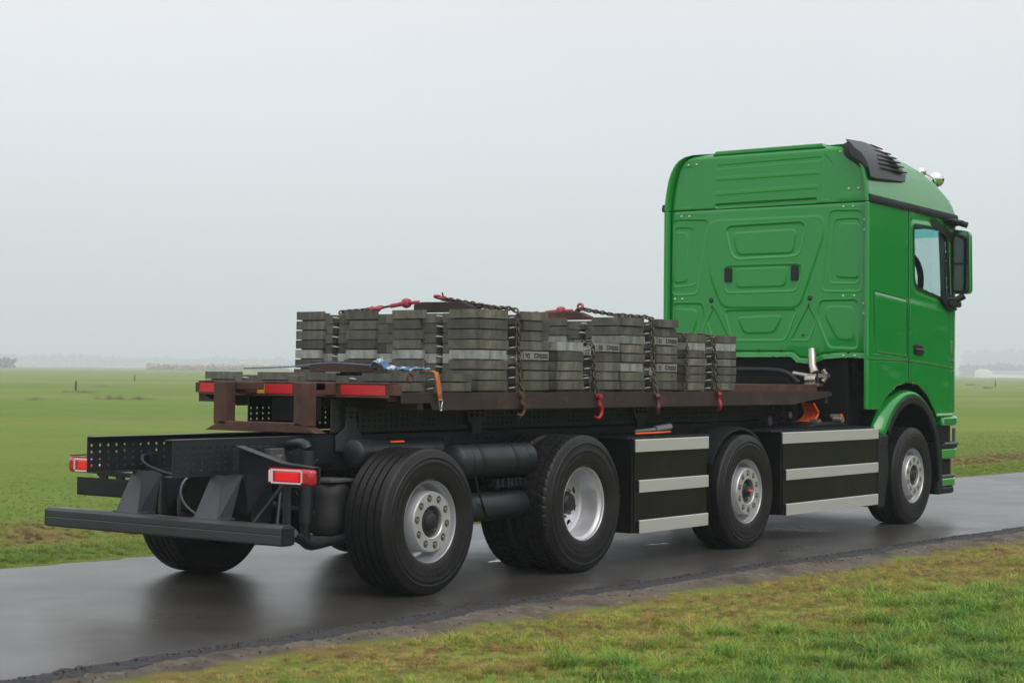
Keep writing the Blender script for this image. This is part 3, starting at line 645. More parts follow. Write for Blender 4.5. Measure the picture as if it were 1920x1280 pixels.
# rear end cross plate with coupling and cable
g = MB().lathe([(.001, -.05), (.045, -.05), (.05, -.03), (.05, .02), (.001, .02)], (-1.20, .35, .94), 'y', 16); obj('rear_socket', g, BLACKPL, T, smooth=40)
obj('cable', MB().tube([(-1.2, .33, .96), (-1.35, .26, .98), (-1.45, .15, .93), (-1.4, .02, .87), (-1.3, -.08, .84), (-1.2, -.2, .85)], .012, 8), BLACKPL, T, smooth=60)
obj('cable', MB().tube([(-1.1, .0, .86), (-1.18, .05, .78), (-1.15, .08, .66), (-1.05, .03, .55), (-.8, 0, .5)], .008, 8), mat('pale_hose', (.22, .23, .24), .5), T, smooth=60)
# bolt clusters on the near rail
g = MB()
for (x, z) in [(-.98, .93), (-.98, 1.0), (-.93, .90), (-.9, 1.03), (-.86, .95), (-.82, .91), (-.78, .98), (-.35, 1.0), (-.3, .93), (-.2, 1.02), (.0, .96), (.05, 1.04), (-.6, 1.03), (-.55, .92)]:
    g.lathe([(.0001, -.022), (.014, -.022), (.016, -.018), (.016, 0)], (x, -.424, z), 'y', 6)
pieces('frame_bolt', g, DARKP, T)
pieces('frame_bracket', MB().box((-1.0, -.436, .80), (-.74, -.4245, 1.05)).box((-.98, -.455, .52), (-.80, -.437, .80)).box((-.45, -.45, .90), (-.16, -.4245, 1.08)), DARKP, T, bevel=.004)
# underrun bar and its brackets
def bar():
    z0, z1, x0 = .437, .573, -1.444; prof = [(x0, z0+.012), (x0+.012, z0), (x0+.10, z0), (x0+.112, z0+.012), (x0+.112, z1-.02), (x0+.092, z1), (x0+.02, z1), (x0, z1-.02), (x0, .512), (x0+.004, .508), (x0, .504)]
    g = MB().prism([(a, b) for a, b in prof], 'y', -1.165, 1.165); obj('underrun_bar', g, mat('bar_paint', (.024, .031, .035), .38, var=.1, vscale=5, rvar=.1), T, bevel=.004)
    for y in (-1.166, 1.166): obj('end_cap', MB().box((x0+.004, y, z0+.008), (x0+.108, y+math.copysign(.018, y), z1-.012)), BLACKPL, T, bevel=.008)
bar()
for y in (.34, -.44):
    g = MB()
    for q in (-1, 1):
        g.add([(-1.41, y+q*.11, .576), (-1.26, y+q*.085, .576), (-1.12, y+q*.045, .862), (-1.31, y+q*.045, .862)], [(0, 1, 2, 3)])
    g.add([(-1.412, y-.112, .574), (-1.412, y+.112, .574), (-1.312, y+.047, .863), (-1.312, y-.047, .863)], [(0, 1, 2, 3)]).box((-1.41, y-.14, .574), (-1.28, y+.14, .582))
    pieces('gusset', MB().prism([(-1.10, .862), (-.78, .862), (-1.06, .60)], 'y', y-.05, y-.042), DARKP, T)
    o = obj('bar_bracket', g, mat('bracket_paint', (.045, .052, .058), .36, var=.15, vscale=6, rvar=.1), T); md = o.modifiers.new('t', 'SOLIDIFY'); md.thickness = .006; md.offset = 0
# lamp arms and tail lamps
for s in (-1, 1):
    g = MB().prism([(-.47, 1.045), (-.47, .875), (-.86, .83), (-1.20, .83), (-1.20, .93), (-.90, .945)], 'x', -1.13, -1.12) if s < 0 else MB().prism([(.44, 1.03), (.44, .87), (.86, .83), (1.18, .83), (1.18, .92), (.90, .945)], 'x', -1.13, -1.12)
    g.add([(-1.20, s*.50, 1.055), (-1.20, s*.92, .955), (-1.12, s*.92, .955), (-1.12, s*.50, 1.055)], [(0, 1, 2, 3)])
    g.add([(-1.20, s*.92, .955), (-1.20, s*1.2, .935), (-1.12, s*1.2, .935), (-1.12, s*.92, .955)], [(0, 1, 2, 3)])
    o = obj('lamp_arm', g, DARKP, T); md = o.modifiers.new('t', 'SOLIDIFY'); md.thickness = .008; md.offset = 0
    L = empty('tail_lamp', (-1.205, s*1.006, .872), T)
    obj('housing', MB().box((-.012, -.203, -.057), (.062, .203, .057)), LAMPH, L, bevel=.03, segs=4, smooth=50)
    obj('back_shell', MB().box((.062, -.19, -.05), (.08, .19, .05)), BLACKPL, L)
    yy = -s * .175; 
    obj('lens', MB().box((-.018, -.115 + s*-.02, -.030), (-.0125, .095 + s*-.02, .030)), LAMPR, L, bevel=.004)
    g = MB(); yc = s * -.02
    for k in range(14): g.box((-.0165, yc-.135+k*.0193, .036), (-.0125, yc-.135+k*.0193+.0165, .047)).box((-.0165, yc-.135+k*.0193, -.047), (-.0125, yc-.135+k*.0193+.0165, -.036))
    for k in range(5): g.box((-.0165, yc + s*.140 - .006, -.034+k*.0145), (-.0125, yc + s*.140 + .006, -.034+k*.0145+.012))
    pieces('light_guide', g, LAMPW, L)
    obj('reversing_lens', MB().prism([(-.02, -.038), (.018, -.038), (.018, .038), (-.02, .038)], 'x', -.017, -.0125), LAMPW, L, bevel=.004).location = (0, -s * .158, 0)
obj('number_plate_holder', MB().box((-1.215, .55, .655), (-1.20, 1.10, .785)).box((-1.219, .57, .67), (-1.215, 1.08, .77)).box((-1.20, .5, .80), (-1.10, .9, .83)).box((-1.199, .62, .78), (-1.18, .70, .83)).box((-1.199, .80, .78), (-1.18, .88, .83)), BLACKPL, T, bevel=.006)
# shock absorbers, bellows, links near the rear axle
def cyl(nm, p0, p1, r, m, n=20, rs=None): return obj(nm, MB().tube([p0, p1], r, n, rs=rs), m, T, bevel=.008 if r > .05 else 0, smooth=40)
for s in (-1, 1):
    cyl('shock_absorber', (-.72, s*.70, .52), (-.70, s*.70, 1.02), .047, DARKP); cyl('shock_rod', (-.72, s*.70, .40), (-.72, s*.70, .53), .036, BLACKPL)
    obj('shock_arm', MB().tube([(-.70, s*.70, 1.03), (-.70, s*.68, 1.06), (-.66, s*.58, 1.07), (-.62, s*.43, 1.04)], .035, 12), DARKP, T, smooth=60)
    obj('air_bellow', MB().lathe([(.001, .42), (.10, .42), (.13, .44), (.148, .50), (.150, .60), (.14, .66), (.148, .70), (.14, .76), (.12, .79), (.001, .79)], (-.44, s*.66, 0), 'z', 32), BELLOW, T, smooth=60)
    pieces('bellow_plate', MB().box((-.60, s*.55, .385), (-.30, s*.80, .418)).box((-.57, s*.52, .795), (-.30, s*.8, .815)), mat('worn_steel', (.12, .12, .115), .5, metal=.5, var=.3, vscale=12), T, bevel=.004)
obj('anti_roll_bar', MB().tube([(-1.18, -1.02, .50), (-1.12, -.98, .47), (-1.0, -.93, .44), (-.88, -.88, .385), (-.75, -.85, .385), (-.6, -.84, .40), (-.4, -.84, .41)], .033, 12), DARKP, T, smooth=60)
obj('anti_roll_bar', MB().tube([(-1.12, -1.0, .475), (-1.12, -.4, .47), (-1.12, .4, .47), (-1.12, 1.0, .47)], .03, 12), DARKP, T, smooth=60)
pieces('support_stay', MB().box((-1.13, -.93, .50), (-1.10, -.87, .83)), DARKP, T, bevel=.01)
obj('levelling_valve', MB().box((-.86, -.50, .93), (-.72, -.435, 1.03)).box((-.84, -.52, .86), (-.76, -.46, .93)).lathe([(.001, 0), (.03, 0), (.03, .10), (.001, .10)], (-.80, -.56, .96), 'y', 12), ZINC if False else mat('dull_casting', (.10, .10, .10), .5, metal=.4), T, bevel=.005)
g = MB().box((-.9, -.36, .55), (-.3, .36, .83)).box((-.55, -.30, .40), (-.1, .30, .60)).box((.5, -.38, .50), (1.3, .38, .86)).box((2.5, -1.0, .30), (3.9, 1.0, .95)).box((5.2, -1.0, .30), (7.2, 1.0, .95)).box((1.3, -.35, .55), (2.6, .35, .86)).box((3.9, -.38, .40), (5.2, .38, .9)).box((7.2, -.6, .35), (9.2, .6, 1.1))
pieces('drive_battery_box', g, VBLACK, T, bevel=.02)
# tangled hoses and small links for depth
for k in range(16):
    x = random.uniform(-.9, .3); y = random.uniform(-.62, -.4); z = random.uniform(.6, 1.0); pts = [(x, y, z)]
    for _ in range(5): x += random.uniform(-.02, .16); y += random.uniform(-.06, .05); z += random.uniform(-.1, .08); pts.append((x, y, z))
    obj('air_hose', MB().tube(pts, .009, 6), BLACKPL, T, smooth=60)
pieces('steering_link', MB().tube([(-.95, -.60, .66), (-.70, -.64, .60), (-.2, -.7, .50)], .022, 10).tube([(-1.05, -.5, .50), (-.85, -.62, .80)], .016, 8).tube([(-1.0, -.7, .52), (-.80, -.55, .84)], .014, 8), DARKP, T, smooth=60)
obj('yellow_tag', MB().prism([(-.02, .60), (.03, .60), (0, .64)], 'y', -.735, -.73), REFY, T).location = (-.72, 0, .02)
# air tanks
def tank(x0, x1, y, z, r, nm='air_tank'):
    e = r * .28; pr = [(.001, x0), (r*.55, x0+e*.12), (r*.85, x0+e*.45), (r, x0+e), (r, x0+e+.10), (r+.002, x0+e+.10), (r+.002, x0+e+.104), (r, x0+e+.104), (r, x1-e-.10), (r+.002, x1-e-.10), (r+.002, x1-e-.104), (r, x1-e-.095), (r, x1-e), (r*.85, x1-e*.45), (r*.55, x1-e*.12), (.001, x1)]
    return obj(nm, MB().lathe(pr, (0, y, z), 'x', 40), DARKP, T, smooth=30)
tank(.56, 1.53, -.96, .905, .128); tank(.60, 1.42, -.98, .56, .108); tank(-.25, .72, -.70, .985, .10)
pieces('tank_strap', MB().lathe([(.132, .80), (.132, .84)], (0, -.96, .905), 'x', 32).lathe([(.132, 1.22), (.132, 1.26)], (0, -.96, .905), 'x', 32), BLACKPL, T)
g = MB().box((1.02, -1.03, .705), (1.42, -.90, .72))
for k in range(7): g.box((1.03+k*.058, -1.05+random.uniform(-.01, .01), .70), (1.06+k*.058, -1.0, .755+random.uniform(0, .02)))
pieces('valve_block', g, BLACKPL, T, bevel=.004)
obj('air_hose', MB().tube([(.70, -1.09, .80), (.72, -1.1, .70), (.78, -1.1, .58), (.86, -1.09, .50)], .008, 6), BLACKPL, T, smooth=60)
obj('marker_lamp', MB().box((-.15, -1.0, 1.072), (-.02, -.98, 1.082)), ORANGE, T)
# body mounting brackets on the frame
for x in (-.02, 1.5, 3.95):
    g = MB().prism([(x-.10, 1.31), (x+.14, 1.31), (x+.14, 1.20), (x+.08, 1.15), (x+.08, 1.09), (x-.04, 1.09), (x-.04, 1.15), (x-.10, 1.20)] if x > 0 else [(x-.03, 1.31), (x+.09, 1.31), (x+.09, 1.16), (x+.15, 1.10), (x+.15, .99), (x-.13, .99), (x-.13, 1.10), (x-.03, 1.16)], 'y', -.455, -.47)
    o = obj('body_bracket', g, mat('bracket_grey', (.035, .042, .045), .5, var=.2), T, bevel=.004)
    gb = MB()
    for a in (-.05, .02, .09):
        for zz in (1.27, 1.235): gb.lathe([(.0001, -.018), (.012, -.018), (.012, 0)], (x+a, -.47, zz), 'y', 6)
    pieces('bracket_bolt', gb, DARKP, T)
# side cladding with aluminium strips
def cladding(x0, x1, top0, strips, rear0):
    P_ = empty('side_panel', (0, 0, 0), T)
    obj('panel', MB().box((x0 + .05, -1.245, .262), (x1, -1.22, 1.03)).box((x0 + .02, -1.235, .262), (x0+.05, -.90, 1.045)).box((x1 - .02, -1.235, .262), (x1, -.90, 1.03)), PANELB, P_, bevel=.003)
    for (za, zb, xa) in strips:
        obj('aluminium_strip', MB().prism([(-1.262, za), (-1.262, zb - .006), (-1.256, zb), (-1.2455, zb), (-1.2455, za)], 'x', xa, x1 + .004), ALU, P_, bevel=.002)
        obj('strip_end', MB().box((xa - .022, -1.258, za + .002), (xa, -1.23, zb - .004)), BLACKPL, P_)
    return P_
cladding(2.60, 3.83, 1.03, [(.930, 1.034, 2.64), (.594, .697, 2.705), (.258, .366, 2.71)], 2.58)
cladding(5.20, 7.31, 1.03, [(.934, 1.040, 5.213), (.589, .690, 5.293), (.256, .366, 5.298)], 5.18)
g = MB().box((2.58, -1.22, 1.036), (3.95, -.50, 1.05))
for k in range(7): g.box((2.62 + k*.19, -1.2, 1.05), (2.65 + k*.19, -.52, 1.056))
obj('deck', g, BLACKPL, T, bevel=.003)
g = MB().box((5.05, -1.22, 1.042), (7.30, -.50, 1.056))
for k in range(24): g.box((5.1 + k*.09, -1.20, 1.056), (5.135 + k*.09, -.52, 1.064))
obj('deck', g, BLACKPL, T, bevel=.003)
obj('deck_hump', MB().prism([(6.15, 1.064), (6.35, 1.10), (6.95, 1.11), (7.1, 1.064)], 'y', -1.02, -.6), BLACKPL, T, bevel=.01)
g = MB()
arc = [(4.578 + .60*math.cos(a), .50 + .60*math.sin(a)) for a in np.linspace(R(28), R(152), 16)]; arc2 = [(4.578 + .575*math.cos(a), .50 + .575*math.sin(a)) for a in np.linspace(R(28), R(152), 16)]
for s in (-1, 1):
    obj('mudguard', MB().prism(arc + arc2[::-1], 'y', s*1.16, s*.80), BLACKPL, T, smooth=30)
obj('cable_loop', MB().tube([(3.2, -.9, 1.06), (3.3, -1.0, 1.068), (3.45, -1.02, 1.07), (3.6, -.98, 1.07), (3.78, -.9, 1.065)], .009, 8), ORANGE, T, smooth=60)
pieces('connector', MB().tube([(3.6, -.85, 1.09), (3.85, -.85, 1.11)], .03, 12).tube([(3.35, -.8, 1.075), (3.6, -.85, 1.09)], .016, 10), mat('grey_plug', (.22, .23, .24), .5), T, smooth=50)
# orange high voltage cables and black hoses behind the cab
for k in range(5):
    y = -.62 - k*.035
    obj('power_cable', MB().tube([(6.75, y, 1.36), (6.82, y-.03, 1.28-k*.01), (6.9, y-.02, 1.2), (6.86, y-.01, 1.13), (6.70, y, 1.09)], .016, 8), ORANGE, T, smooth=60)
obj('power_cable', MB().tube([(7.1, -.90, 1.07), (7.12, -.95, 1.12), (7.1, -.93, 1.18)], .022, 8), ORANGE, T, smooth=60)
for k in range(8):
    x = 6.4 + k*.09; y = -.45 - (k % 3)*.07
    obj('air_hose', MB().tube([(x, y, 1.05), (x+.06, y-.05, 1.15), (x+.02, y-.04, 1.27), (x+.1, y+.05, 1.38)], .02 if k % 2 else .012, 8), BLACKPL, T, smooth=60)
g = MB()
for (x, y, z, r) in ((6.2, -.55, 1.12, .05), (6.35, -.7, 1.18, .035), (6.6, -.9, 1.10, .04), (6.9, -1.0, 1.13, .03), (7.25, -.8, 1.15, .03)): g.lathe([(.001, -.05), (r, -.05), (r, .05), (.001, .05)], (x, y, z), 'y', 14)
pieces('hose_coupling', g, mat('dull_casting2', (.20, .19, .17), .4, metal=.6, var=.3), T, bevel=.004)
pieces('rear_cab_wall_equipment', MB().box((7.25, -.95, .95), (7.6, .95, 1.85)).box((6.95, -.35, 1.05), (7.25, .6, 1.45)), VBLACK, T, bevel=.02)
# chrome cab latch + torsion arms
g = MB().tube([(7.10, -.60, 1.86), (7.09, -.61, 1.80), (7.06, -.63, 1.68), (7.02, -.68, 1.60)], .04, 12, rs=[.036, .045, .042, .05])
o = obj('cab_latch', g, ZINC, T, smooth=50)
g = MB().tube([(6.98, -.45, 1.60), (6.98, -.60, 1.575), (6.98, -.72, 1.57)], .028, 10).lathe([(.001, -.06), (.05, -.06), (.06, -.03), (.06, .03), (.05, .06), (.001, .06)], (6.98, -.66, 1.535), 'y', 16)
g.tube([(6.95, -.80, 1.64), (6.98, -.84, 1.58), (6.96, -.80, 1.52)], .026, 10).box((6.92, -.78, 1.47), (7.02, -.60, 1.50)).box((6.93, -.86, 1.56), (7.0, -.76, 1.60))
obj('cab_mount', g, ZINC, T, smooth=45)
obj('cab_support_arch', MB().tube([(6.98, .75, 1.50), (6.98, .55, 1.60), (6.98, .35, 1.635), (6.98, -.25, 1.635), (6.98, -.40, 1.60), (6.98, -.52, 1.50)], .03, 10), BLACKPL, T, smooth=50)
obj('engine_cover', MB().prism([(.7, 1.42), (.5, 1.56), (-.30, 1.56), (-.48, 1.42)], 'x', 7.05, 7.24), VBLACK, T, bevel=.03)
obj('cab_strut', MB().tube([(7.2, -1.02, 1.70), (7.35, -1.12, 1.45)], .02, 8), VBLACK, T)

# ------------------------------------------------------------------ the cab
CAB = empty('cab', (0, 0, 0), T)
def seg_sdf(px, py, poly, closed=True):
    d = np.full(px.shape, 1e9); inside = np.zeros(px.shape, bool); n = len(poly)
    for i in range(n if closed else n - 1):
        ax, ay = poly[i]; bx, by = poly[(i+1) % n]; ex, ey = bx-ax, by-ay; L = ex*ex+ey*ey + 1e-12
        t = np.clip(((px-ax)*ex+(py-ay)*ey)/L, 0, 1); d = np.minimum(d, (px-ax-t*ex)**2+(py-ay-t*ey)**2)
        if closed:
            c = ((ay > py) != (by > py)); xx = ax + (py-ay)*ex/(ey if abs(ey) > 1e-9 else 1e-9); inside ^= c & (px < xx)
    d = np.sqrt(d); return np.where(inside, -d, d) if closed else d
def fillet(poly, r, n=4):
    out = []; N = len(poly)
    for i in range(N):
        p = np.array(poly[i]); a = np.array(poly[i-1]); b = np.array(poly[(i+1) % N]); u = a-p; v = b-p; lu = np.linalg.norm(u); lv = np.linalg.norm(v); rr = min(r, lu*.45, lv*.45)
        A = p+u/lu*rr; B = p+v/lv*rr
        for t in np.linspace(0, 1, n+1): out.append(tuple((1-t)**2*A+2*t*(1-t)*p+t*t*B))
    return out
def sstep(x): x = np.clip(x, 0, 1); return x*x*(3-2*x)
def grid_obj(nm, P, mask_sdf, m, parent, snapstep=.012, U=None, Vv=None, posfn=None, solid=None):
    """P (n,k,3). faces where mask_sdf (n,k) > 0 at any... are cut; verts near the border are snapped by posfn"""
    n, k = P.shape[:2]; idx = np.arange(n*k).reshape(n, k)
    f = np.stack([idx[:-1, :-1], idx[:-1, 1:], idx[1:, 1:], idx[1:, :-1]], -1).reshape(-1, 4)
    if mask_sdf is not None:
        ms = mask_sdf.reshape(-1); cen = ms[f].mean(1); f = f[cen < 0]
    used = np.unique(f); rm = np.full(n*k, -1); rm[used] = np.arange(len(used)); Pv = P.reshape(-1, 3)[used]
    me = bpy.data.meshes.new(nm); me.from_pydata(Pv.tolist(), [], (rm[f][:, ::-1] if solid else rm[f]).tolist()); me.materials.append(m)
    if solid: me.materials.append(INNER)
    me.polygons.foreach_set('use_smooth', [True]*len(me.polygons)); me.update(); o = link(nm, me, parent)
    if solid:
        md = o.modifiers.new('wall', 'SOLIDIFY'); md.thickness = abs(solid); md.offset = -1; md.material_offset = 1; md.material_offset_rim = 0
    return o
def snap(u, v, sdf_fn, step):
    """move grid params close to the cut curve onto it"""
    s = sdf_fn(u, v); e = 1e-3; gx = (sdf_fn(u+e, v)-sdf_fn(u-e, v))/(2*e); gy = (sdf_fn(u, v+e)-sdf_fn(u, v-e))/(2*e)
    L = np.sqrt(gx*gx+gy*gy)+1e-9; mk = np.abs(s) < step*.71
    return np.where(mk, u-gx/L/L*s, u), np.where(mk, v-gy/L/L*s, v)
# cab plan as a function of height
ZK = [1.10, 3.40, 3.50, 3.60, 3.72, 3.82, 3.89, 3.94, 3.975, 3.995]
WK = [1.235, 1.235, 1.225, 1.210, 1.185, 1.150, 1.110, 1.065, 1.01, .93]
FK = [9.60, 9.60, 9.53, 9.38, 9.12, 8.84, 8.52, 8.15, 7.8, 7.5]
RK = [7.125, 7.125, 7.125, 7.125, 7.125, 7.13, 7.135, 7.145, 7.165, 7.20]
def Wz(z): return np.interp(z, ZK, WK)
def plan(i, z):
    """i in 0..1 parameter zones: [0,.1] rear corner, [.1,.8] straight, [.8,.92] front corner, [.92,1] front half"""
    w = np.interp(z, ZK, WK); xf = np.interp(z, ZK, FK); xr = np.interp(z, ZK, RK); rf = .27
    rc = [(.045, -.062), (.012, -.060), (-.016, -.048), (-.024, -.026), (-.018, -.008), (0, 0)]
    ti = np.clip(i/.1, 0, 1)*5; xa = xr + np.interp(ti, range(6), [c[0] for c in rc]); ya = w + np.interp(ti, range(6), [c[1] for c in rc])
    t2 = (i-.1)/.7; xb = xr + (xf-rf-xr)*t2; yb = w + 0*t2
    t3 = (i-.8)/.12*math.pi/2; xc = xf-rf+rf*np.sin(t3); yc = w-rf*1.2+rf*1.2*np.cos(t3)
    t4 = (i-.92)/.08; xd = xf+.05*np.sin(t4*math.pi/2); yd = (w-rf*1.2)*(1-t4)
    x = np.where(i < .1, xa, np.where(i < .8, xb, np.where(i < .92, xc, xd))); y = np.where(i < .1, ya, np.where(i < .8, yb, np.where(i < .92, yc, yd)))
    return x, -y
def i_of_x(x): return .1 + (x-7.125)/(9.33-7.125)*.7
def x_of_i(i): return 7.125 + (i-.1)/.7*(9.33-7.125)
ARCH = [(7.36, .9), (7.36, 1.22), (7.52, 1.36), (7.78, 1.475), (8.08, 1.52), (8.36, 1.49), (8.62, 1.37), (8.80, 1.215), (8.85, 1.16), (8.85, .9)]
WIN = fillet([(8.20, 3.205), (9.02, 3.215), (9.13, 3.12), (9.20, 2.42), (8.30, 2.53), (8.22, 2.62)], .06)
WINB = fillet([(8.18, 3.225), (9.05, 3.235), (9.155, 3.13), (9.225, 2.40), (8.28, 2.51), (8.20, 2.60)], .06)
def side_cut(X, Z):
    c = -seg_sdf(X, Z, WIN)   # >0 inside window
    a = -seg_sdf(X, Z, ARCH)
    lo = np.where(X < 7.4, 1.235, 1.165 ) - Z
    return np.maximum(np.maximum(c, a), lo)
GROOVES = [([(8.10, 3.375), (8.10, 1.50)], False), ([(7.06, 1.752), (8.10, 1.742), (8.9, 1.70), (9.42, 1.66)], False), ([(7.24, 2.46), (8.05, 2.40), (8.065, 1.79), (7.24, 1.825)], True), ([(9.34, 3.37), (9.36, 2.5), (9.40, 1.2)], False)]
def side_patch(s):
    iv = np.concatenate([np.linspace(0, .1, 13), np.linspace(.1, .8, 222)[1:], np.linspace(.8, .92, 30)[1:], np.linspace(.92, 1, 60)[1:]])
    def mk(zv, nm, upper):
        I, Z = np.meshgrid(iv, zv, indexing='ij')
        if not upper:
            X = x_of_i(I)
            def sd(u, v): return side_cut(u, v)
            Xs, Zs = snap(X, Z, sd, .011); st = (I > .1) & (I < .8); Is = np.where(st, i_of_x(Xs), I); Z = np.where(st, Zs, Z); I = Is
            px, py = plan(I, Z); X = np.where((I >= .1) & (I <= .8), x_of_i(I), px)
            off = np.zeros_like(X)
            for pl, closed in GROOVES:
                d_ = np.abs(seg_sdf(X, Z, fillet(pl, .03) if closed else pl, closed)); off += -.005*np.exp(-(d_/.007)**2)
            # soft shoulder below the window and crease beside it
            off += .010*sstep((2.44 - .06*(X-8.1) - Z)/.10)*sstep((X-7.2)/.1)*sstep((9.3-X)/.1)
            off += .006*sstep((1.0-np.abs(seg_sdf(X, Z, WINB))/.05))
            # windscreen opening across the front
            ms = np.where(I < .8, side_cut(X, Z), -1)
            scr = (I > .875) & (Z > 2.38) & (Z < 3.28); ms = np.where(scr, 1, ms)
            ms = np.where((I >= .8) & (Z < 1.18), 1, ms)
            py = py - off; px = px
        else:
            px, py = plan(I, Z); ms = None
        if s > 0: py = -py
        P = np.stack([px, py, Z], -1)
        if s > 0: P = P[::-1]
        if s > 0 and ms is not None: ms = ms[::-1]
        return P, ms
    # lower body split at the door seam into locker side, door and front
    zl = np.linspace(1.15, 3.375, 203); P, ms = mk(zl, '', False)
    Xc = P[..., 0]
    grid_obj('cab_side', P, np.maximum(ms, np.where(Xc > 8.103, 1., -1.)), GREEN, CAB, solid=.03)
    grid_obj('door', P, np.maximum(ms, np.where((Xc <= 8.103) | (Xc > 9.36), 1., -1.)), GREEN, CAB, solid=.03)
    grid_obj('front_panel', P, np.maximum(ms, np.where(Xc <= 9.36, 1., -1.)), GREEN, CAB, solid=.03)
    zu = np.concatenate([np.linspace(3.385, 3.9, 40), np.linspace(3.9, 3.995, 16)[1:]]); P, _ = mk(zu, '', True)
    grid_obj('roof_side', P, None, GREEN, CAB)
side_patch(-1); side_patch(1)
# roof cap
g = MB(); ring = []
for s in (-1, 1):
    xs_, ys_ = plan(np.linspace(0, 1, 60), np.full(60, 3.995)); pts = [(float(x), float(y)*(-s if s > 0 else 1), 3.995) for x, y in zip(xs_, ys_)]
    ring += pts if s < 0 else pts[::-1][1:]
g.add(ring + [(7.4, 0, 4.02)], [(i, (i+1) % len(ring), len(ring)) for i in range(len(ring))]); obj('roof_cap', g, GREEN, CAB, smooth=60)
g = MB().prism([(.66, 3.97), (.62, 4.018), (-.66, 4.022), (-.70, 3.975)], 'x', 7.175, 7.6); obj('roof_ridge', g, GREEN, CAB, bevel=.012, smooth=50)
# rear wall relief
FEAT = [ # polygon, fillet, depth, edge width
 ([(0.69, 3.255), (-0.695, 3.25), (-0.686, 3.049), (-0.412, 2.299), (0.514, 2.312), (0.673, 2.681)], .10, .010, .022),
 ([(0.486, 3.188), (-0.484, 3.199), (-0.408, 2.847), (0.388, 2.836)], .09, -.016, .02), ([(0.39, 3.111), (-0.372, 3.122), (-0.329, 2.88), (0.329, 2.88)], .06, .011, .014),
 ([(0.494, 2.756), (-0.443, 2.755), (-0.377, 2.476), (0.475, 2.472)], .06, -.009, .018), ([(0.34, 2.719), (-0.273, 2.723), (-0.241, 2.532), (0.333, 2.527)], .05, .008, .014),
 ([(0.49, 2.276), (-0.383, 2.279), (-0.246, 1.955), (0.392, 1.957)], .05, -.010, .018), ([(0.323, 2.195), (-0.209, 2.21), (-0.108, 2.037), (0.24, 2.033)], .05, .009, .014),
 ([(-0.761, 3.308), (-1.131, 3.291), (-1.126, 2.458), (-0.679, 2.466)], .06, -.008, .018), ([(-0.817, 3.215), (-1.099, 3.213), (-1.093, 2.542), (-0.756, 2.549)], .05, -.007, .014), ([(-0.872, 3.162), (-1.089, 3.153), (-1.082, 2.597), (-0.839, 2.613)], .04, .009, .014),
 ([(1.143, 3.289), (0.702, 3.27), (0.84, 2.464), (1.16, 2.46)], .06, -.008, .018), ([(1.13, 3.204), (0.891, 3.194), (0.853, 2.57), (1.14, 2.541)], .05, -.007, .014), ([(1.12, 3.144), (0.969, 3.138), (0.976, 2.604), (1.13, 2.592)], .04, .009, .014),
 ([(-0.646, 2.366), (-1.084, 2.369), (-1.087, 1.863), (-0.761, 1.873), (-0.626, 2.175)], .05, -.010, .018), ([(-0.735, 2.301), (-1.03, 2.29), (-1.033, 1.953), (-0.859, 1.963), (-0.725, 2.194)], .05, .009, .014),
 ([(1.14, 2.364), (0.766, 2.358), (0.728, 2.158), (0.847, 1.864), (1.13, 1.864)], .05, -.010, .018), ([(1.12, 2.299), (0.839, 2.285), (0.849, 2.138), (0.933, 1.97), (1.117, 1.97)], .05, .009, .014),
 ([(-0.520, 2.317), (-0.605, 2.165), (-0.527, 1.954), (-0.314, 1.955)], .03, -.008, .014), ([(0.62, 2.317), (0.705, 2.165), (0.627, 1.954), (0.414, 1.955)], .03, -.008, .014)]
UP = [([(0.648, 3.915), (-0.668, 3.935), (-0.683, 3.40), (0.643, 3.40)], .03, .006, .016), ([(0.6, 3.863), (-0.657, 3.877), (-0.657, 3.835), (0.599, 3.817)], .012, -.012, .014), ([(0.61, 3.728), (-0.636, 3.730), (-0.636, 3.700), (0.61, 3.697)], .01, .010, .012),
 ([(0.609, 3.565), (-0.615, 3.582), (-0.615, 3.55), (0.609, 3.535)], .01, .010, .012), ([(0.608, 3.435), (-0.605, 3.444), (-0.605, 3.40), (0.607, 3.394)], .015, -.03, .014),
 ([(1.049, 3.86), (0.873, 3.87), (0.878, 3.414), (1.111, 3.42)], .05, -.008, .014), ([(-0.69, 3.915), (-0.801, 3.798), (-0.76, 3.418), (-0.672, 3.417)], .03, -.008, .014), ([(-0.88, 3.482), (-1.13, 3.479), (-1.13, 3.415), (-0.87, 3.419)], .02, .008, .012)]
BOT = [(1.3, 1.77), (-0.326, 1.772), (-0.395, 1.712), (-0.585, 1.702), (-0.706, 1.753), (-0.915, 1.768), (-1.3, 1.76)]
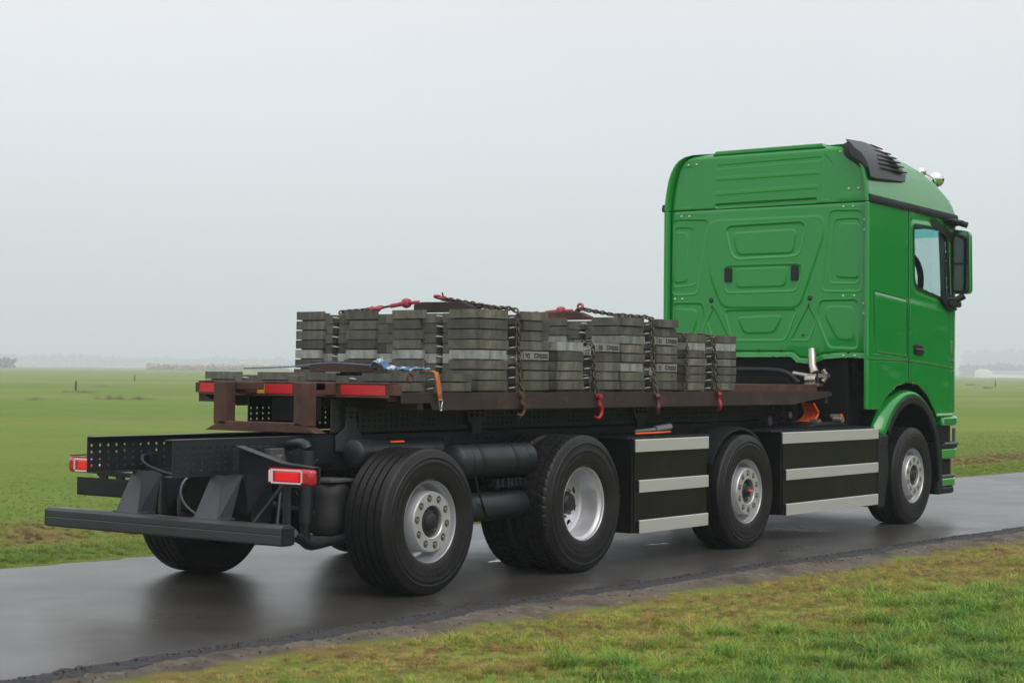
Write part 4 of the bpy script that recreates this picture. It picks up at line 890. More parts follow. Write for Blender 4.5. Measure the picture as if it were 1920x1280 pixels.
def rear(nm, z0, z1, nz, feats, bottom):
    zv = np.linspace(z0, z1, nz); tv = np.linspace(-1, 1, 331)
    Tt, Z = np.meshgrid(tv, zv, indexing='ij'); Y = Tt*(Wz(Z)-.060)
    if bottom:
        poly = BOT + [(-1.4, 1.0), (1.4, 1.0)]
        def sd(u, v): return -seg_sdf(u, v, poly)
        Y, Z = snap(Y, Z, sd, .0085); ms = sd(Y, Z)
    else: ms = None
    H = np.zeros_like(Y)
    for pl, fr_, dep, wd in feats:
        s_ = seg_sdf(Y, Z, fillet(pl, fr_)); dep = dep if bottom or dep < -.02 else dep*.35; H += dep*.62*sstep(.5 - s_/wd) + (.0025 if bottom else .0008)*np.exp(-((s_ - wd*.2)/(wd*.55))**2)
    if bottom:
        sb = seg_sdf(Y, Z, BOT, False); H += -.012*sstep(1-np.abs(sb-.055)/.02) + .006*sstep(1-sb/.03)
        H += -.008*sstep((Z-3.352)/.02)
    else:
        top = np.sqrt(np.maximum(0, (Z-3.93)/.06)); H += -.05*np.clip((Z-3.93)/.062, 0, 1)**2
        H += -.006*sstep((3.395-Z)/.01)
    H += -.012*np.clip((np.abs(Tt)-.955)/.045, 0, 1)**2
    H += .004*np.cos(Y*1.2)   # gentle crown
    P = np.stack([7.172 - H, Y, Z], -1)[::-1]
    grid_obj(nm, P, ms[::-1] if ms is not None else None, GREEN, CAB)
rear('rear_wall', 1.66, 3.378, 250, FEAT, True); rear('roof_rear_wall', 3.386, 3.993, 100, UP, False)
obj('inner_rear_liner', MB().box((7.20, -1.15, 1.85), (7.22, 1.15, 3.9)), INNER, CAB)
# vents, plugs and bolts on the rear wall
for pl in ([(0.487, 2.739), (0.399, 2.737), (0.398, 2.581), (0.485, 2.583)], [(-0.319, 2.748), (-0.402, 2.746), (-0.403, 2.579), (-0.32, 2.581)]):
    obj('vent', MB().prism(fillet(pl, .02), 'x', 7.150, 7.17), BLACKPL, CAB, bevel=.003)
BOLT = mesh_from('bolt', *(lambda g: (g.v, g.f))(MB().lathe([(.0001, -.009), (.008, -.008), (.012, -.003), (.012, .004)], (0, 0, 0), 'x', 10)), mat('pale_bolt', (.55, .60, .55), .4), True)
BOLTD = mesh_from('plug', *(lambda g: (g.v, g.f))(MB().lathe([(.0001, -.006), (.010, -.006), (.014, -.002), (.014, .004)], (0, 0, 0), 'x', 10)), mat('dark_plug', (.012, .03, .016), .6), True)
for (y, z) in [(0.956, 3.885), (0.854, 3.885), (-0.877, 3.915), (-0.978, 3.523), (-1.086, 3.523), (-0.918, 3.338), (-1.027, 3.337), (1.039, 3.321), (0.939, 3.318), (-1.158, 3.194), (-1.158, 3.093), (1.115, 2.41), (1.021, 2.41), (-0.92, 2.41), (-1.046, 2.41), (-1.152, 2.328), (-1.152, 2.223), (-0.928, 1.79), (-1.056, 1.79)]:
    link('bolt', BOLT, CAB).location = (7.166, y, z)
for (y, z, sc) in [(0.653, 2.392, 2.1), (-0.539, 2.394, 2.1), (0.643, 2.318, .9), (-0.524, 2.322, .9), (-0.46, 2.005, .9), (0.064, 1.845, .9), (-0.196, 1.845, .9), (-0.75, 1.825, .9), (-0.979, 1.825, .9), (0.325, 1.845, .9), (.6, 1.845, .9)]:
    o = link('plug', BOLTD, CAB); o.location = (7.166, y, z); o.scale = (1.3, sc, sc)
# roof corner deflector (black) on the near side
Lb = [(7.11, -1.0, 3.99), (7.11, -1.017, 3.947), (7.11, -1.023, 3.886), (7.11, -1.06, 3.844), (7.11, -1.15, 3.784), (7.12, -1.235, 3.712), (7.13, -1.25, 3.63)]
Kb = [(7.42, -.98, 4.048), (7.46, -1.02, 4.033), (7.45, -1.073, 3.973), (7.36, -1.16, 3.897), (7.298, -1.205, 3.822), (7.257, -1.238, 3.733), (7.229, -1.256, 3.618)]
Rb = [(7.764, -.95, 4.045), (7.95, -.95, 4.01), (7.976, -1.037, 3.965), (7.97, -1.114, 3.907), (8.023, -1.165, 3.829), (8.103, -1.197, 3.744), (8.028, -1.222, 3.655)]
sh = lambda pts, dx, dy_: [(x + dx, y + dy_, z) for x, y, z in pts]
Lb = sh(Lb, -.03, 0); Mb = [(7.083, ky - .004, lz * .35 + kz * .65) for (_, ly, lz), (_, ky, kz) in zip(Lb, Kb)]
rows = [sh(Lb, .10, .12), Lb, Mb, Kb, [tuple((a*.6+b*.4) for a, b in zip(p, q)) for p, q in zip(Kb, Rb)], Rb, sh(Rb, -.05, .12)]
rows[4] = sh(rows[4], 0, -.012)
g = MB(); k = 7
for r_ in rows: g.v += r_
for i in range(len(rows) - 1):
    for j in range(k - 1): g.f.append((i*k+j, (i+1)*k+j, (i+1)*k+j+1, i*k+j+1))
g.f += [tuple(i*k for i in range(len(rows))), tuple(i*k+k-1 for i in range(len(rows)))]
DEFL = mat('deflector_plastic', (.018, .021, .030), .42, var=.06)
obj('roof_deflector', g, DEFL, CAB, smooth=42, bevel=.008)
for a, b in [((7.60, -1.0, 4.04), (7.90, -.99, 4.03)), ((7.50, -1.085, 3.968), (7.93, -1.075, 3.972)), ((7.406, -1.155, 3.905), (7.92, -1.145, 3.922)), ((7.36, -1.192, 3.853), (7.94, -1.182, 3.874)), ((7.335, -1.216, 3.805), (7.965, -1.208, 3.828)), ((7.326, -1.235, 3.757), (8.0, -1.23, 3.772))]:
    g = MB().add([(a[0], a[1]+.02, a[2]), (a[0]+.05, a[1]-.014, a[2]-.008), (b[0], b[1]-.028, b[2]-.016), (b[0]+.03, b[1]+.03, b[2]+.006)], [(0, 1, 2, 3)])
    o = obj('louvre', g, DEFL, CAB); md = o.modifiers.new('t', 'SOLIDIFY'); md.thickness = .014
# black drip rail round the cab
def band(nm, i0, i1, zf, h, out, th, m, both=True, n=60):
    g = MB(); iv = np.linspace(i0, i1, n); rows = []
    for i in iv:
        zc = zf(i); x, y = plan(np.array(i), np.array(min(zc, 3.995))); x2, y2 = plan(np.array(min(i+.002, 1)), np.array(min(zc, 3.995))); tx, ty = float(x2-x), float(y2-y); L = math.hypot(tx, ty)+1e-9; nx, ny = -ty/L*-1*-1, tx/L*-1*-1
        if ny > 0 and i < .9: nx, ny = -nx, -ny
        if i >= .85 and nx < 0: nx, ny = -nx, -ny
        rows.append([(float(x)+nx*o_, float(y)+ny*o_, zc+dz) for o_, dz in ((-.01, -h/2), (out, -h/2), (out+th*.6, -h*.1), (out, h/2), (-.01, h*.62))])
    for r in rows: g.v += r
    k = 5
    for a in range(n-1):
        for b in range(k-1): g.f.append((a*k+b, (a+1)*k+b, (a+1)*k+b+1, a*k+b+1))
    g.f += [tuple(range(k)), tuple((n-1)*k+b for b in range(k))][0:2]
    obj(nm, g, m, CAB, smooth=35)
    g2 = MB(); g2.v = [(x, -y, z) for x, y, z in g.v]; g2.f = [f[::-1] for f in g.f]
    if both: obj(nm, g2, m, CAB, smooth=35)
band('drip_rail', .088, .995, lambda i: 3.412 - .045*min(1, max(0, (i-.1)/.7)) - .03*max(0, (i-.8)/.2), .075, .022, .012, BLACKPL, n=90)
for pth in ([(8.10, 3.36), (8.10, 2.6), (8.10, 1.9), (8.10, 1.50)], [(7.10, 1.752), (8.10, 1.742), (8.9, 1.70), (9.33, 1.667)], [(7.26, 1.83), (7.24, 2.45)], [(7.24, 2.46), (8.04, 2.405)], [(8.055, 2.39), (8.065, 1.80)], [(8.06, 1.79), (7.25, 1.825)]):
    P3 = [(x, -(1.2352 + .010*float(sstep((2.44-.06*(x-8.1)-z)/.10)*sstep((x-7.2)/.1)*sstep((9.3-x)/.1)))+.001, z) for x, z in [(a[0]+(b[0]-a[0])*t_, a[1]+(b[1]-a[1])*t_) for a, b in zip(pth[:-1], pth[1:]) for t_ in np.linspace(0, 1, 14)]]
    obj('panel_gap', MB().tube(P3, .0045, 6, rs=[.0045]*len(P3)), mat('gap_dark', (.003, .02, .006), .7), CAB)
# window glass, seal, interior
def seal(s):
    pin = [(x, z) for x, z in WIN]; po = WINB
    g = MB(); n = len(pin); yy = s*1.241; ctr = (8.7, 2.85)
    inn = [(ctr[0]+(x-ctr[0])*.955, ctr[1]+(z-ctr[1])*.955) for x, z in pin]; out = [(ctr[0]+(x-ctr[0])*1.035, ctr[1]+(z-ctr[1])*1.045) for x, z in pin]
    for lst, y in ((inn, yy - s*.012), (inn, yy + s*.004), (out, yy + s*.003), (out, yy-s*.012)): g.v += [(x, y, z) for x, z in lst]
    for r_ in range(3):
        for i in range(n): g.f.append((r_*n+i, r_*n+(i+1) % n, (r_+1)*n+(i+1) % n, (r_+1)*n+i))
    obj('window_seal', g, BLACKPL, CAB, smooth=40)
    g = MB(); zc = 3.155
    g.prism([(ctr[0]+(x-ctr[0])*.96, ctr[1]+(z-ctr[1])*.96) for x, z in pin], 'y', s*1.228, s*1.224); obj('door_window', g, GLASS, CAB)
seal(-1); seal(1)
scr = []
for (z0, z1, m_, nm) in ((2.37, 3.18, GLASS, 'windscreen'), (3.18, 3.29, GLASSB, 'windscreen_sun_band')):
    g = MB(); iv = np.linspace(.872, 1, 24); k = len(iv)
    for z in (z0, z1):
        x, y = plan(iv, np.full(k, z)); x = x - .02
        pts = [(float(a), float(b), z) for a, b in zip(x, y)]; pts = pts + [(a, -b, c) for a, b, c in pts[::-1][1:]]; g.v += pts
    kk = len(pts); g.f += [(i, i+1, kk+i+1, kk+i) for i in range(kk-1)]; obj(nm, g, m_, CAB, smooth=40)
g = MB().box((9.0, -1.12, 2.05), (9.5, 1.12, 2.36)).box((7.22, -1.16, 1.85), (9.45, 1.16, 1.9)); pieces('dashboard', g, INNER, CAB, bevel=.03)
pieces('curtain', MB().tube([(9.12, -1.17, 3.2), (9.16, -1.17, 2.9), (9.20, -1.17, 2.45)], .035, 10), mat('dark_curtain', (.02, .022, .03), .9, var=.5, vscale=30, bump=.01, bscale=30), CAB, smooth=60)
obj('wiper_arm', MB().tube([(9.42, -.78, 2.5), (9.44, -.80, 2.75), (9.44, -.72, 2.95), (9.43, -.60, 3.0)], .012, 8), BLACKPL, CAB, smooth=60)
for y in (-.62, .62): pieces('seat', MB().box((8.0, y-.26, 1.9), (8.5, y+.26, 2.25)).box((7.95, y-.24, 2.25), (8.1, y+.24, 2.8)), INNER, CAB, bevel=.05)
# window deflector strip, mirror and its arms
obj('wind_deflector', MB().add([(8.62, -1.245, 3.30), (8.70, -1.275, 3.315), (9.22, -1.285, 3.17), (9.26, -1.25, 3.08), (9.14, -1.25, 3.12), (8.70, -1.25, 3.24)], [(0, 1, 2, 3, 4, 5)]), mat('deflector_plastic', (0, 0, 0)), CAB)
md = CAB.children[-1].modifiers.new('t', 'SOLIDIFY'); md.thickness = .05; md = CAB.children[-1].modifiers.new('b', 'BEVEL'); md.width = .012; md.segments = 2
for s in (-1, 1):
    MI = empty('mirror', (9.24, s*1.36, 2.88), CAB)
    MI.rotation_euler = (0, 0, R(-6)*s)
    hs = fillet([(-.105, -.37), (.09, -.37), (.105, .33), (-.105, .36)] if s > 0 else [(-.10, -.37), (.105, -.37), (.105, .36), (-.09, .33)], .05)
    obj('mirror_housing', MB().prism(hs, 'x', 0, .12), GREEN, MI, bevel=.025, segs=3, smooth=50)
    obj('mirror_frame', MB().prism([(a*.93, b*.965) for a, b in hs], 'x', -.012, .0), BLACKPL, MI, bevel=.004)
    obj('mirror_glass', MB().box((-.016, -.078, -.02), (-.0125, .078, .32)), MIRR, MI)
    obj('mirror_glass', MB().box((-.016, -.078, -.33), (-.0125, .078, -.045)), MIRR, MI)
    pieces('mirror_arm', MB().tube([(.02, -s*.16, .40), (.04, -s*.05, .43), (.05, s*.05, .40)], .035, 10).tube([(-.02, -s*.16, -.42), (.0, -s*.06, -.44), (.04, s*.02, -.39)], .04, 10), BLACKPL, MI, smooth=60)
obj('window_corner', MB().prism([(8.86, 2.46), (9.24, 2.40), (9.33, 2.33), (9.15, 2.31), (9.0, 2.37)], 'y', -1.285, -1.24), BLACKPL, CAB, bevel=.01)
pieces('mirror_bracket', MB().box((9.06, -1.33, 2.36), (9.34, -1.23, 2.43)).box((9.0, -1.36, 3.29), (9.34, -1.22, 3.34)), BLACKPL, CAB, bevel=.02)
# door handle, badges
obj('door_handle', MB().prism(fillet([(8.20, 1.93), (8.40, 1.925), (8.46, 1.88), (8.44, 1.805), (8.22, 1.82)], .03), 'y', -1.262, -1.236), BLACKPL, CAB, bevel=.006, smooth=40)
obj('handle_grip', MB().tube([(8.22, -1.268, 1.87), (8.31, -1.278, 1.868), (8.43, -1.268, 1.862)], .014, 8), mat('deflector_plastic', (0, 0, 0)), CAB, smooth=60)
obj('emblem', MB().prism(fillet([(9.235, 1.98), (9.27, 1.98), (9.275, 1.84), (9.24, 1.84)], .012), 'y', -1.25, -1.236), NUT, CAB, bevel=.003)
g = MB()
for k in range(4): g.box((9.18+k*.035, -1.248, 1.755), (9.205+k*.035, -1.236, 1.785))
pieces('badge', g, NUT, CAB)
# roof chrome horns / spot lamps and dark marker
g = MB().lathe([(.001, -.055), (.03, -.05), (.052, -.02), (.055, .01), (.045, .04), (.001, .05)], (9.07, -.95, 3.885), 'x', 20); obj('roof_lamp', g, CHROME, CAB, smooth=60)
g = MB().lathe([(.001, -.09), (.05, -.08), (.085, -.035), (.094, .02), (.085, .055), (.001, .065)], (9.47, -.95, 3.84), 'x', 24); obj('roof_lamp', g, CHROME, CAB, smooth=60)
obj('lamp_stem', MB().tube([(9.07, -.95, 3.885), (9.47, -.95, 3.84)], .010, 8).tube([(9.27, -.95, 3.76), (9.35, -.95, 3.83)], .012, 8).tube([(8.90, -.97, 3.80), (8.93, -.97, 3.84), (9.03, -.95, 3.88)], .014, 8), CHROME, CAB, smooth=60)
pieces('lamp_foot', MB().box((8.86, -1.0, 3.78), (8.95, -.93, 3.83)).box((9.22, -.98, 3.70), (9.29, -.92, 3.77)), BLACKPL, CAB, bevel=.006)
obj('marker_fin', MB().prism([(9.42, 3.50), (9.52, 3.60), (9.56, 3.50), (9.55, 3.43), (9.45, 3.43)], 'y', -1.1, -1.0), BLACKPL, CAB, bevel=.01)
# front mudguard: green shell over black lip
def fender(s):
    cx0, cz0 = 8.19, .50
    def arcp(rx, rz, a0, a1, n=30): return [(cx0+rx*math.cos(a), cz0+rz*math.sin(a)) for a in np.linspace(a0, a1, n)]
    o1 = arcp(.800, .875, R(-14), R(144)); i1 = arcp(.715, .79, R(-14), R(144))
    ob = obj('wheel_arch_trim', MB().prism(o1+i1[::-1], 'y', s*1.255, s*1.20), BLACKPL, T, bevel=.012, smooth=35)
    o2 = arcp(.795, .872, R(30), R(156)) ; i2 = arcp(.765, .84, R(30), R(156))
    obj('arch_liner', MB().prism(arcp(.79, .86, R(-14), R(180))+arcp(.775, .845, R(-14), R(180))[::-1], 'y', s*1.20, s*.72), VBLACK, T, smooth=35)
    # green flared shell behind the lip
    g = MB(); k = 26; A = np.linspace(R(38), R(149), k)
    for a in A:
        t = (a-R(38))/R(111)
        for rx, rz, yy in ((.805, .885, 1.252), (.835+.03*t, .92+.02*t, 1.215), (.86+.07*t, .935+.03*t, 1.12), (.80, .88, 1.0)): g.v.append((cx0+rx*math.cos(a), s*yy, cz0+rz*math.sin(a)))
    for a in range(k-1):
        for b in range(3): g.f.append((a*4+b, (a+1)*4+b, (a+1)*4+b+1, a*4+b+1))
    ob = obj('mudguard', g, GREEN, T, smooth=50); md = ob.modifiers.new('t', 'SOLIDIFY'); md.thickness = .012
    # black rear leg of the guard
    obj('mudguard_leg', MB().prism([(7.335, .97), (7.345, .22), (7.50, .22), (7.60, .60), (7.56, .97)], 'y', s*1.250, s*1.05).box((7.32, s*1.256, .86), (7.57, s*1.20, .965)), BLACKPL, T, bevel=.012)
    obj('mudguard_leg', MB().prism([(8.80, .85), (8.975, .88), (9.0, .30), (8.92, .30), (8.88, .55)], 'y', s*1.254, s*1.0), VBLACK, T, bevel=.008)
fender(-1); fender(1)
# bumper corner with steps
def slab_front(nm, z0, z1, xin, out, m, bev=.012, x0=8.97):
    g = MB(); pts = []
    for i in np.linspace(i_of_x(x0), 1, 40):
        x, y = plan(np.array(i), np.array(2.0)); pts.append((float(x)+out, float(y)*(1+out*.4)))
    full = pts + [(x, -y) for x, y in pts[::-1][1:]]
    obj(nm, MB().prism(full, 'z', z0, z1), m, T, bevel=bev, smooth=40)
slab_front('bumper_upper', 1.035, 1.14, 0, .03, GREEN, .03); slab_front('bumper_recess', .82, 1.035, 0, -.06, VBLACK, .005, 9.0); slab_front('bumper_step', .785, .825, 0, .035, BLACKPL)
slab_front('bumper_band', .665, .785, 0, .02, GREEN, .02); slab_front('bumper_recess', .47, .665, 0, -.05, VBLACK, .005, 9.0); slab_front('bumper_step', .455, .49, 0, .01, mat('dull_casting', (0, 0, 0)))
slab_front('bumper_lower', .36, .455, 0, .01, GREEN, .02); slab_front('bumper_skirt', .275, .36, 0, -.01, BLACKPL, .03)
for (z, i1, r_) in ((.835, .9, .018), (.60, .86, .0)):
    if r_:
        pts = []
        for i in np.linspace(i_of_x(9.0), i1, 18):
            x, y = plan(np.array(i), np.array(2.0)); pts.append((float(x)+.03, float(y)-.02, z + .0))
        obj('headlamp_guard', MB().tube(pts, r_, 8).tube([pts[-4], (pts[-4][0], pts[-4][1], 1.0)], .02, 8), mat('dull_casting', (0, 0, 0)), T, smooth=60)
obj('headlamp', MB().box((9.30, -1.14, .86), (9.5, -.95, 1.02)), mat('lamp_glass', (.3, .32, .33), .1, coat=1), T, bevel=.03)
pieces('cab_underside', MB().box((8.9, -1.1, .30), (9.5, 1.1, 1.20)).box((7.35, -1.0, 1.40), (9.4, 1.0, 1.80)), VBLACK, T)

# ------------------------------------------------------------------ load platform
BED = tag(empty('load_platform'), 'rust brown steel load platform carrying the weights', 'load platform')
for s in (-1, 1):
    me = hole_plate(-.16, 6.75, 1.125, 1.37, 108, 5, .010, c=s*.42, keepfn=lambda i, j: not (18 < i % 24 < 23), solid_v=(.02, .02)); o = obj('platform_beam', me, DARKP if s > 0 else mat('beam_paint', (.022, .025, .024), .55, var=.3, vscale=3, color2=(.06, .035, .018), mscale=.9, thr=(.6, .75)), BED); md = o.modifiers.new('t', 'SOLIDIFY'); md.thickness = .008; md.offset = 0
    pieces('beam_flange', MB().box((-.16, s*.424, 1.117), (6.75, s*.34, 1.125)).box((-.16, s*.424, 1.37), (6.75, s*.34, 1.378)), VBLACK, BED)
    obj('side_rail', MB().prism([(.30, 1.292), (5.9, 1.292), (6.76, 1.372), (6.76, 1.412), (-.06, 1.412), (-.06, 1.345), (.27, 1.345)], 'y', s*1.0, s*.985).box((-.06, s*1.0, 1.412), (6.72, s*.90, 1.42)), RUSTD, BED, bevel=.003)
    obj('rail_stub', MB().box((-.15, s*1.0, 1.40), (-.05, s*.90, 1.475)), RUST, BED, bevel=.004)
obj('end_plate', MB().box((-.152, -.32, 1.20), (-.14, .18, 1.372)), VBLACK, BED, bevel=.004)
obj('front_plate', MB().box((4.9, -.86, 1.421), (6.70, -.85, 1.487)).box((4.9, -.85, 1.47), (6.70, .86, 1.487)), RUST, BED)
obj('floor', MB().box((-.12, -.90, 1.392), (6.70, .90, 1.404)), RUST, BED)
g = MB()
for k in range(14): g.box((.15+k*.5, -.98, 1.30), (.21+k*.5, .98, 1.391))
pieces('crossbeam', g, RUSTD, BED)
obj('rear_beam', MB().box((-.152, -.96, 1.385), (-.06, .96, 1.487)).box((-.158, -.96, 1.478), (-.05, .96, 1.49)).box((-.158, -.96, 1.383), (-.05, .96, 1.392)), RUST, BED, bevel=.003)
pieces('corner_gusset', MB().prism([(.96, 1.383), (.96, 1.33), (.80, 1.33), (.90, 1.383)], 'x', -.15, .1).prism([(-.96, 1.383), (-.96, 1.36), (-.90, 1.383)], 'x', -.15, .1), RUSTD, BED)
for (a, b, m_) in ((.945, .76, REFR), (.245, -.03, REFR), (-.51, -.93, REFR), (.33, .255, REFY)): obj('reflector', MB().box((-.157, a, 1.402), (-.153, b, 1.474)), m_, BED)
obj('reflector', MB().box((-.162, -.16, 1.392), (-.159, -.24, 1.402)), REFY, BED)
# guard frame sticking out behind
XF = -.47
for yc in (.405, -.405):
    obj('guard_post', MB().box((XF, yc-.065, 1.175), (XF+.10, yc+.065, 1.487)), RUST, BED, bevel=.006)
    pieces('guard_stub', MB().box((XF+.10, yc-.06, 1.40), (-.152, yc+.06, 1.486)).box((XF+.10, yc-(.2 if yc > 0 else 0)-.06, 1.43), (XF+.2, yc+.06, 1.486)), RUST, BED, bevel=.005)
g = MB().add([(XF, .40, 1.197), (XF, -.40, 1.197), (XF-.0, -.56, 1.128), (XF, .56, 1.128), (XF+.11, .40, 1.197), (XF+.11, -.40, 1.197), (XF+.11, -.56, 1.128), (XF+.11, .56, 1.128)], [(0, 1, 2, 3), (4, 7, 6, 5), (0, 4, 5, 1), (3, 2, 6, 7), (1, 5, 6, 2), (0, 3, 7, 4)])
obj('guard_bar', g, RUST, BED, bevel=.005)
obj('lashing_ring', MB().lathe([(.028, -.008), (.042, 0), (.028, .008), (.018, 0), (.028, -.008)], (.02, -1.012, 1.53), 'y', 20), RUST, BED, smooth=60)
g = MB()
for (x, z) in ((.9, 1.37), (1.1, 1.36), (2.0, 1.36), (2.75, 1.37), (5.1, 1.37), (5.6, 1.365), (1.56, 1.35)): g.lathe([(.010, -1.004), (.022, -1.004), (.022, -1.0)], (x, 0, z), 'y', 12)
pieces('lashing_hole', g, RUST, BED)

# ------------------------------------------------------------------ weight slabs
def slab_mesh(h, var, farside):
    """local origin at rear-near-bottom corner; x 0..0.912, y 0..0.855 (+ tongue), z 0..h"""
    L, Wd = .912, .855; r_ = random.Random(var * 13 + int(h * 1000)); g = MB(); e = .003
    rx = .030; sx0, sx1 = .405, .515; sy0, sy1 = .375, .435; dsl = .12
    body = [(rx, rx), (sx0, rx), (sx0, dsl), (sx1, dsl), (sx1, rx), (L-rx, rx), (L-rx, sy0), (L-dsl, sy0), (L-dsl, sy1), (L-rx, sy1), (L-rx, Wd+.09), (rx, Wd+.09), (rx, sy1), (dsl, sy1), (dsl, sy0), (rx, sy0)]
    z0, z1 = e, h - .001
    n = len(body); g.v += [(x, y, z0) for x, y in body] + [(x, y, z1) for x, y in body]
    g.f += [(i, (i+1) % n, (i+1) % n+n, i+n) for i in range(n)]
    # top and bottom as strips of quads around the slots
    def cap(z):
        k = len(g.v); q = [(rx, rx), (sx0, rx), (sx0, Wd+.09), (rx, Wd+.09)]
        for (a, b, c, d_) in ((dsl, sx0, rx, Wd+.09), (sx0, sx1, dsl, Wd+.09), (sx1, L-dsl, rx, Wd+.09), (rx, dsl, rx, sy0), (rx, dsl, sy1, Wd+.09), (L-dsl, L-rx, rx, sy0), (L-dsl, L-rx, sy1, Wd+.09)):
            k = len(g.v); g.v += [(a, c, z), (b, c, z), (b, d_, z), (a, d_, z)]; g.f.append((k, k+1, k+2, k+3))
    cap(z1); cap(z0)
    lz0, lz1 = h*.46 + r_.uniform(-.003, .003), h*1.35; j = lambda: r_.uniform(-.028, .028)
    t_ = r_.uniform(.002, .03)
    for (a, b) in ((.0, .355), (.545, L)):   # long side, near face and far face
        g.box((max(0, a + (j() if a > .1 else 0)), 0 - t_*.3, lz0), (min(L, b + (j() if b < .8 else 0)), rx, lz1))
    for xx in (0, 1):
        for (a, b) in ((.0, .295), (.555, Wd)):
            aa, bb = max(0, a + (j() if a > .1 else 0)), min(Wd, b + j()*.5)
            if xx == 0: g.box((-t_*.3, aa, lz0), (rx, bb, lz1))
            else: g.box((L-rx, aa, lz0), (L+t_*.3, bb, lz1))
    # thin casting ledge
    if var % 2 == 0: g.box((.38, .0 + rx-.006, h*.45), (.40, rx, h*.52)); 
    if farside: g.v = [(x, -y, z) for x, y, z in g.v]; g.f = [f[::-1] for f in g.f]
    me = mesh_from('weight_slab', g.v, g.f, None); b = bmesh.new(); b.from_mesh(me); bmesh.ops.recalc_face_normals(b, faces=b.faces); b.to_mesh(me); b.free()
    return me
EYE = mesh_from('lifting_eye', *(lambda g: (g.v, g.f))(MB().tube([(-.03, 0, 0), (-.02, -.022, .004), (0, -.03, .006), (.02, -.022, .004), (.03, 0, 0)], .007, 6)), mat('pale_lifting_eye', (.33, .34, .32), .5, metal=.3), True)
def text_mesh(s, size):
    c = bpy.data.curves.new('t', 'FONT'); c.body = s; c.size = size; c.extrude = .001; c.resolution_u = 3; o = bpy.data.objects.new('t', c); col.objects.link(o)
    dg = bpy.context.evaluated_depsgraph_get(); me = bpy.data.meshes.new_from_object(o.evaluated_get(dg)); bpy.data.objects.remove(o); me.materials.clear(); me.materials.append(PRINT); return me
ORD = ['bottom', 'second from the bottom', 'third from the bottom', 'fourth from the bottom', 'fifth from the bottom', 'sixth from the bottom', 'seventh from the bottom', 'top']
STACKS = [ # x0, base z, courses near, courses far, step, description
  (-.095, 1.405, 2, 2, .066, 'low tail stack'), (.912, 1.405, 8, 8, .0775, 'tall rearmost stack'), (1.957, 1.405, 5, 5, .0785, 'low middle stack'),
  (2.890, 1.405, 8, 8, .0775, 'tall middle stack'), (3.945, 1.405, 7, 7, .0718, 'stack beside the cab')]
LIGHT = {(1, 3), (3, 5), (2, 4), (3, 2), (4, 5)}
MOSS = {(1, 1), (3, 1), (1, 0)}
NUMS = {(1, 3): '90', (2, 4): '88', (3, 5): '81', (3, 2): '75'}
cache = {}
for si, (x0, zb, nn, nf, st, desc) in enumerate(STACKS):
    for half in (-1, 1):
        cnt = nn if half < 0 else nf
        for c in range(cnt):
            if half > 0 and si in (2, 4) and c < cnt - 2: continue   # buried: nothing of them shows
            key = (st, (c*3+si) % 5, half)
            r_ = random.Random(si*100+c*7+half)
            m_ = S_LIGHT if (si, c) in LIGHT else S_GRN if (si, c) in MOSS else r_.choice([S_GREY, S_GREY, S_DARK])
            if key not in cache: cache[key] = slab_mesh(st, key[1], half > 0)
            me = cache[key]; mk = (key, m_.name)
            if mk not in cache: mm = me.copy(); mm.materials.append(m_); cache[mk] = mm
            o = link('weight_slab', cache[mk])
            o.location = (x0 + r_.uniform(-.009, .009), half*.945 + r_.uniform(-.006, .006), zb + c*st + .0004*c); o.rotation_euler = (0, 0, r_.uniform(-.004, .004))
            top = c == cnt - 1
            pos = 'top' if top else ORD[c]
            side = 'near side' if half < 0 else 'far side'
            kind = {'slab_light_galvanised': 'pale grey', 'slab_mossy': 'olive grey', 'slab_dark': 'dark grey', 'slab_grey': 'grey'}[m_.name]
            num = NUMS.get((si, c)) if half < 0 else None
            lab = ('%s weight slab marked %s, %s of the %s' % (kind, num, pos, desc)) if num else '%s weight slab, %s of the %s, %s' % (kind, pos, desc, side)
            tag(o, lab, 'weight slab', 'stacked test weights on the platform', 'thing')
            hy = -half   # direction pointing inwards from the near face
            for (ex, ey, rz) in ((.46, .035*hy, 0 if half < 0 else math.pi), (.035, .405*hy, -math.pi/2)):
                e_ = link('lifting_eye', EYE, o); e_.location = (ex, ey, st*.62); e_.rotation_euler = (0, 0, rz)
            if num:
                o2 = obj('number_plate', MB().box((.56, -.016, st*.50), (.895, -.0115, st*1.33)), mat('plate_grey', (.19, .20, .19), .6, var=.15, vscale=20), o)
                tm = link('number', text_mesh(num, .062), o); tm.location = (.575, -.0175, st*.62); tm.rotation_euler = (R(90), 0, 0); tm.scale = (1, 1, 1)
                g = MB(); y0, y1 = -.0185, -.0155; zz = st*.68
                g.box((.70, y0, zz), (.708, y1, zz+.036)).box((.70, y0, zz+.030), (.75, y1, zz+.037)).box((.742, y0, zz), (.75, y1, zz+.03)).box((.72, y0, zz), (.73, y1, zz+.012)).box((.75, y0, zz+.010), (.88, y1, zz+.015))
                for k in range(9): g.box((.76+k*.0135, y0, zz+.020), (.768+k*.0135, y1, zz+.030+.004*(k % 2)))
                for k in range(7): g.box((.78+k*.0145, y0, zz-.002), (.789+k*.0145, y1, zz+.006))
                obj('maker_mark', g, PRINT, o)

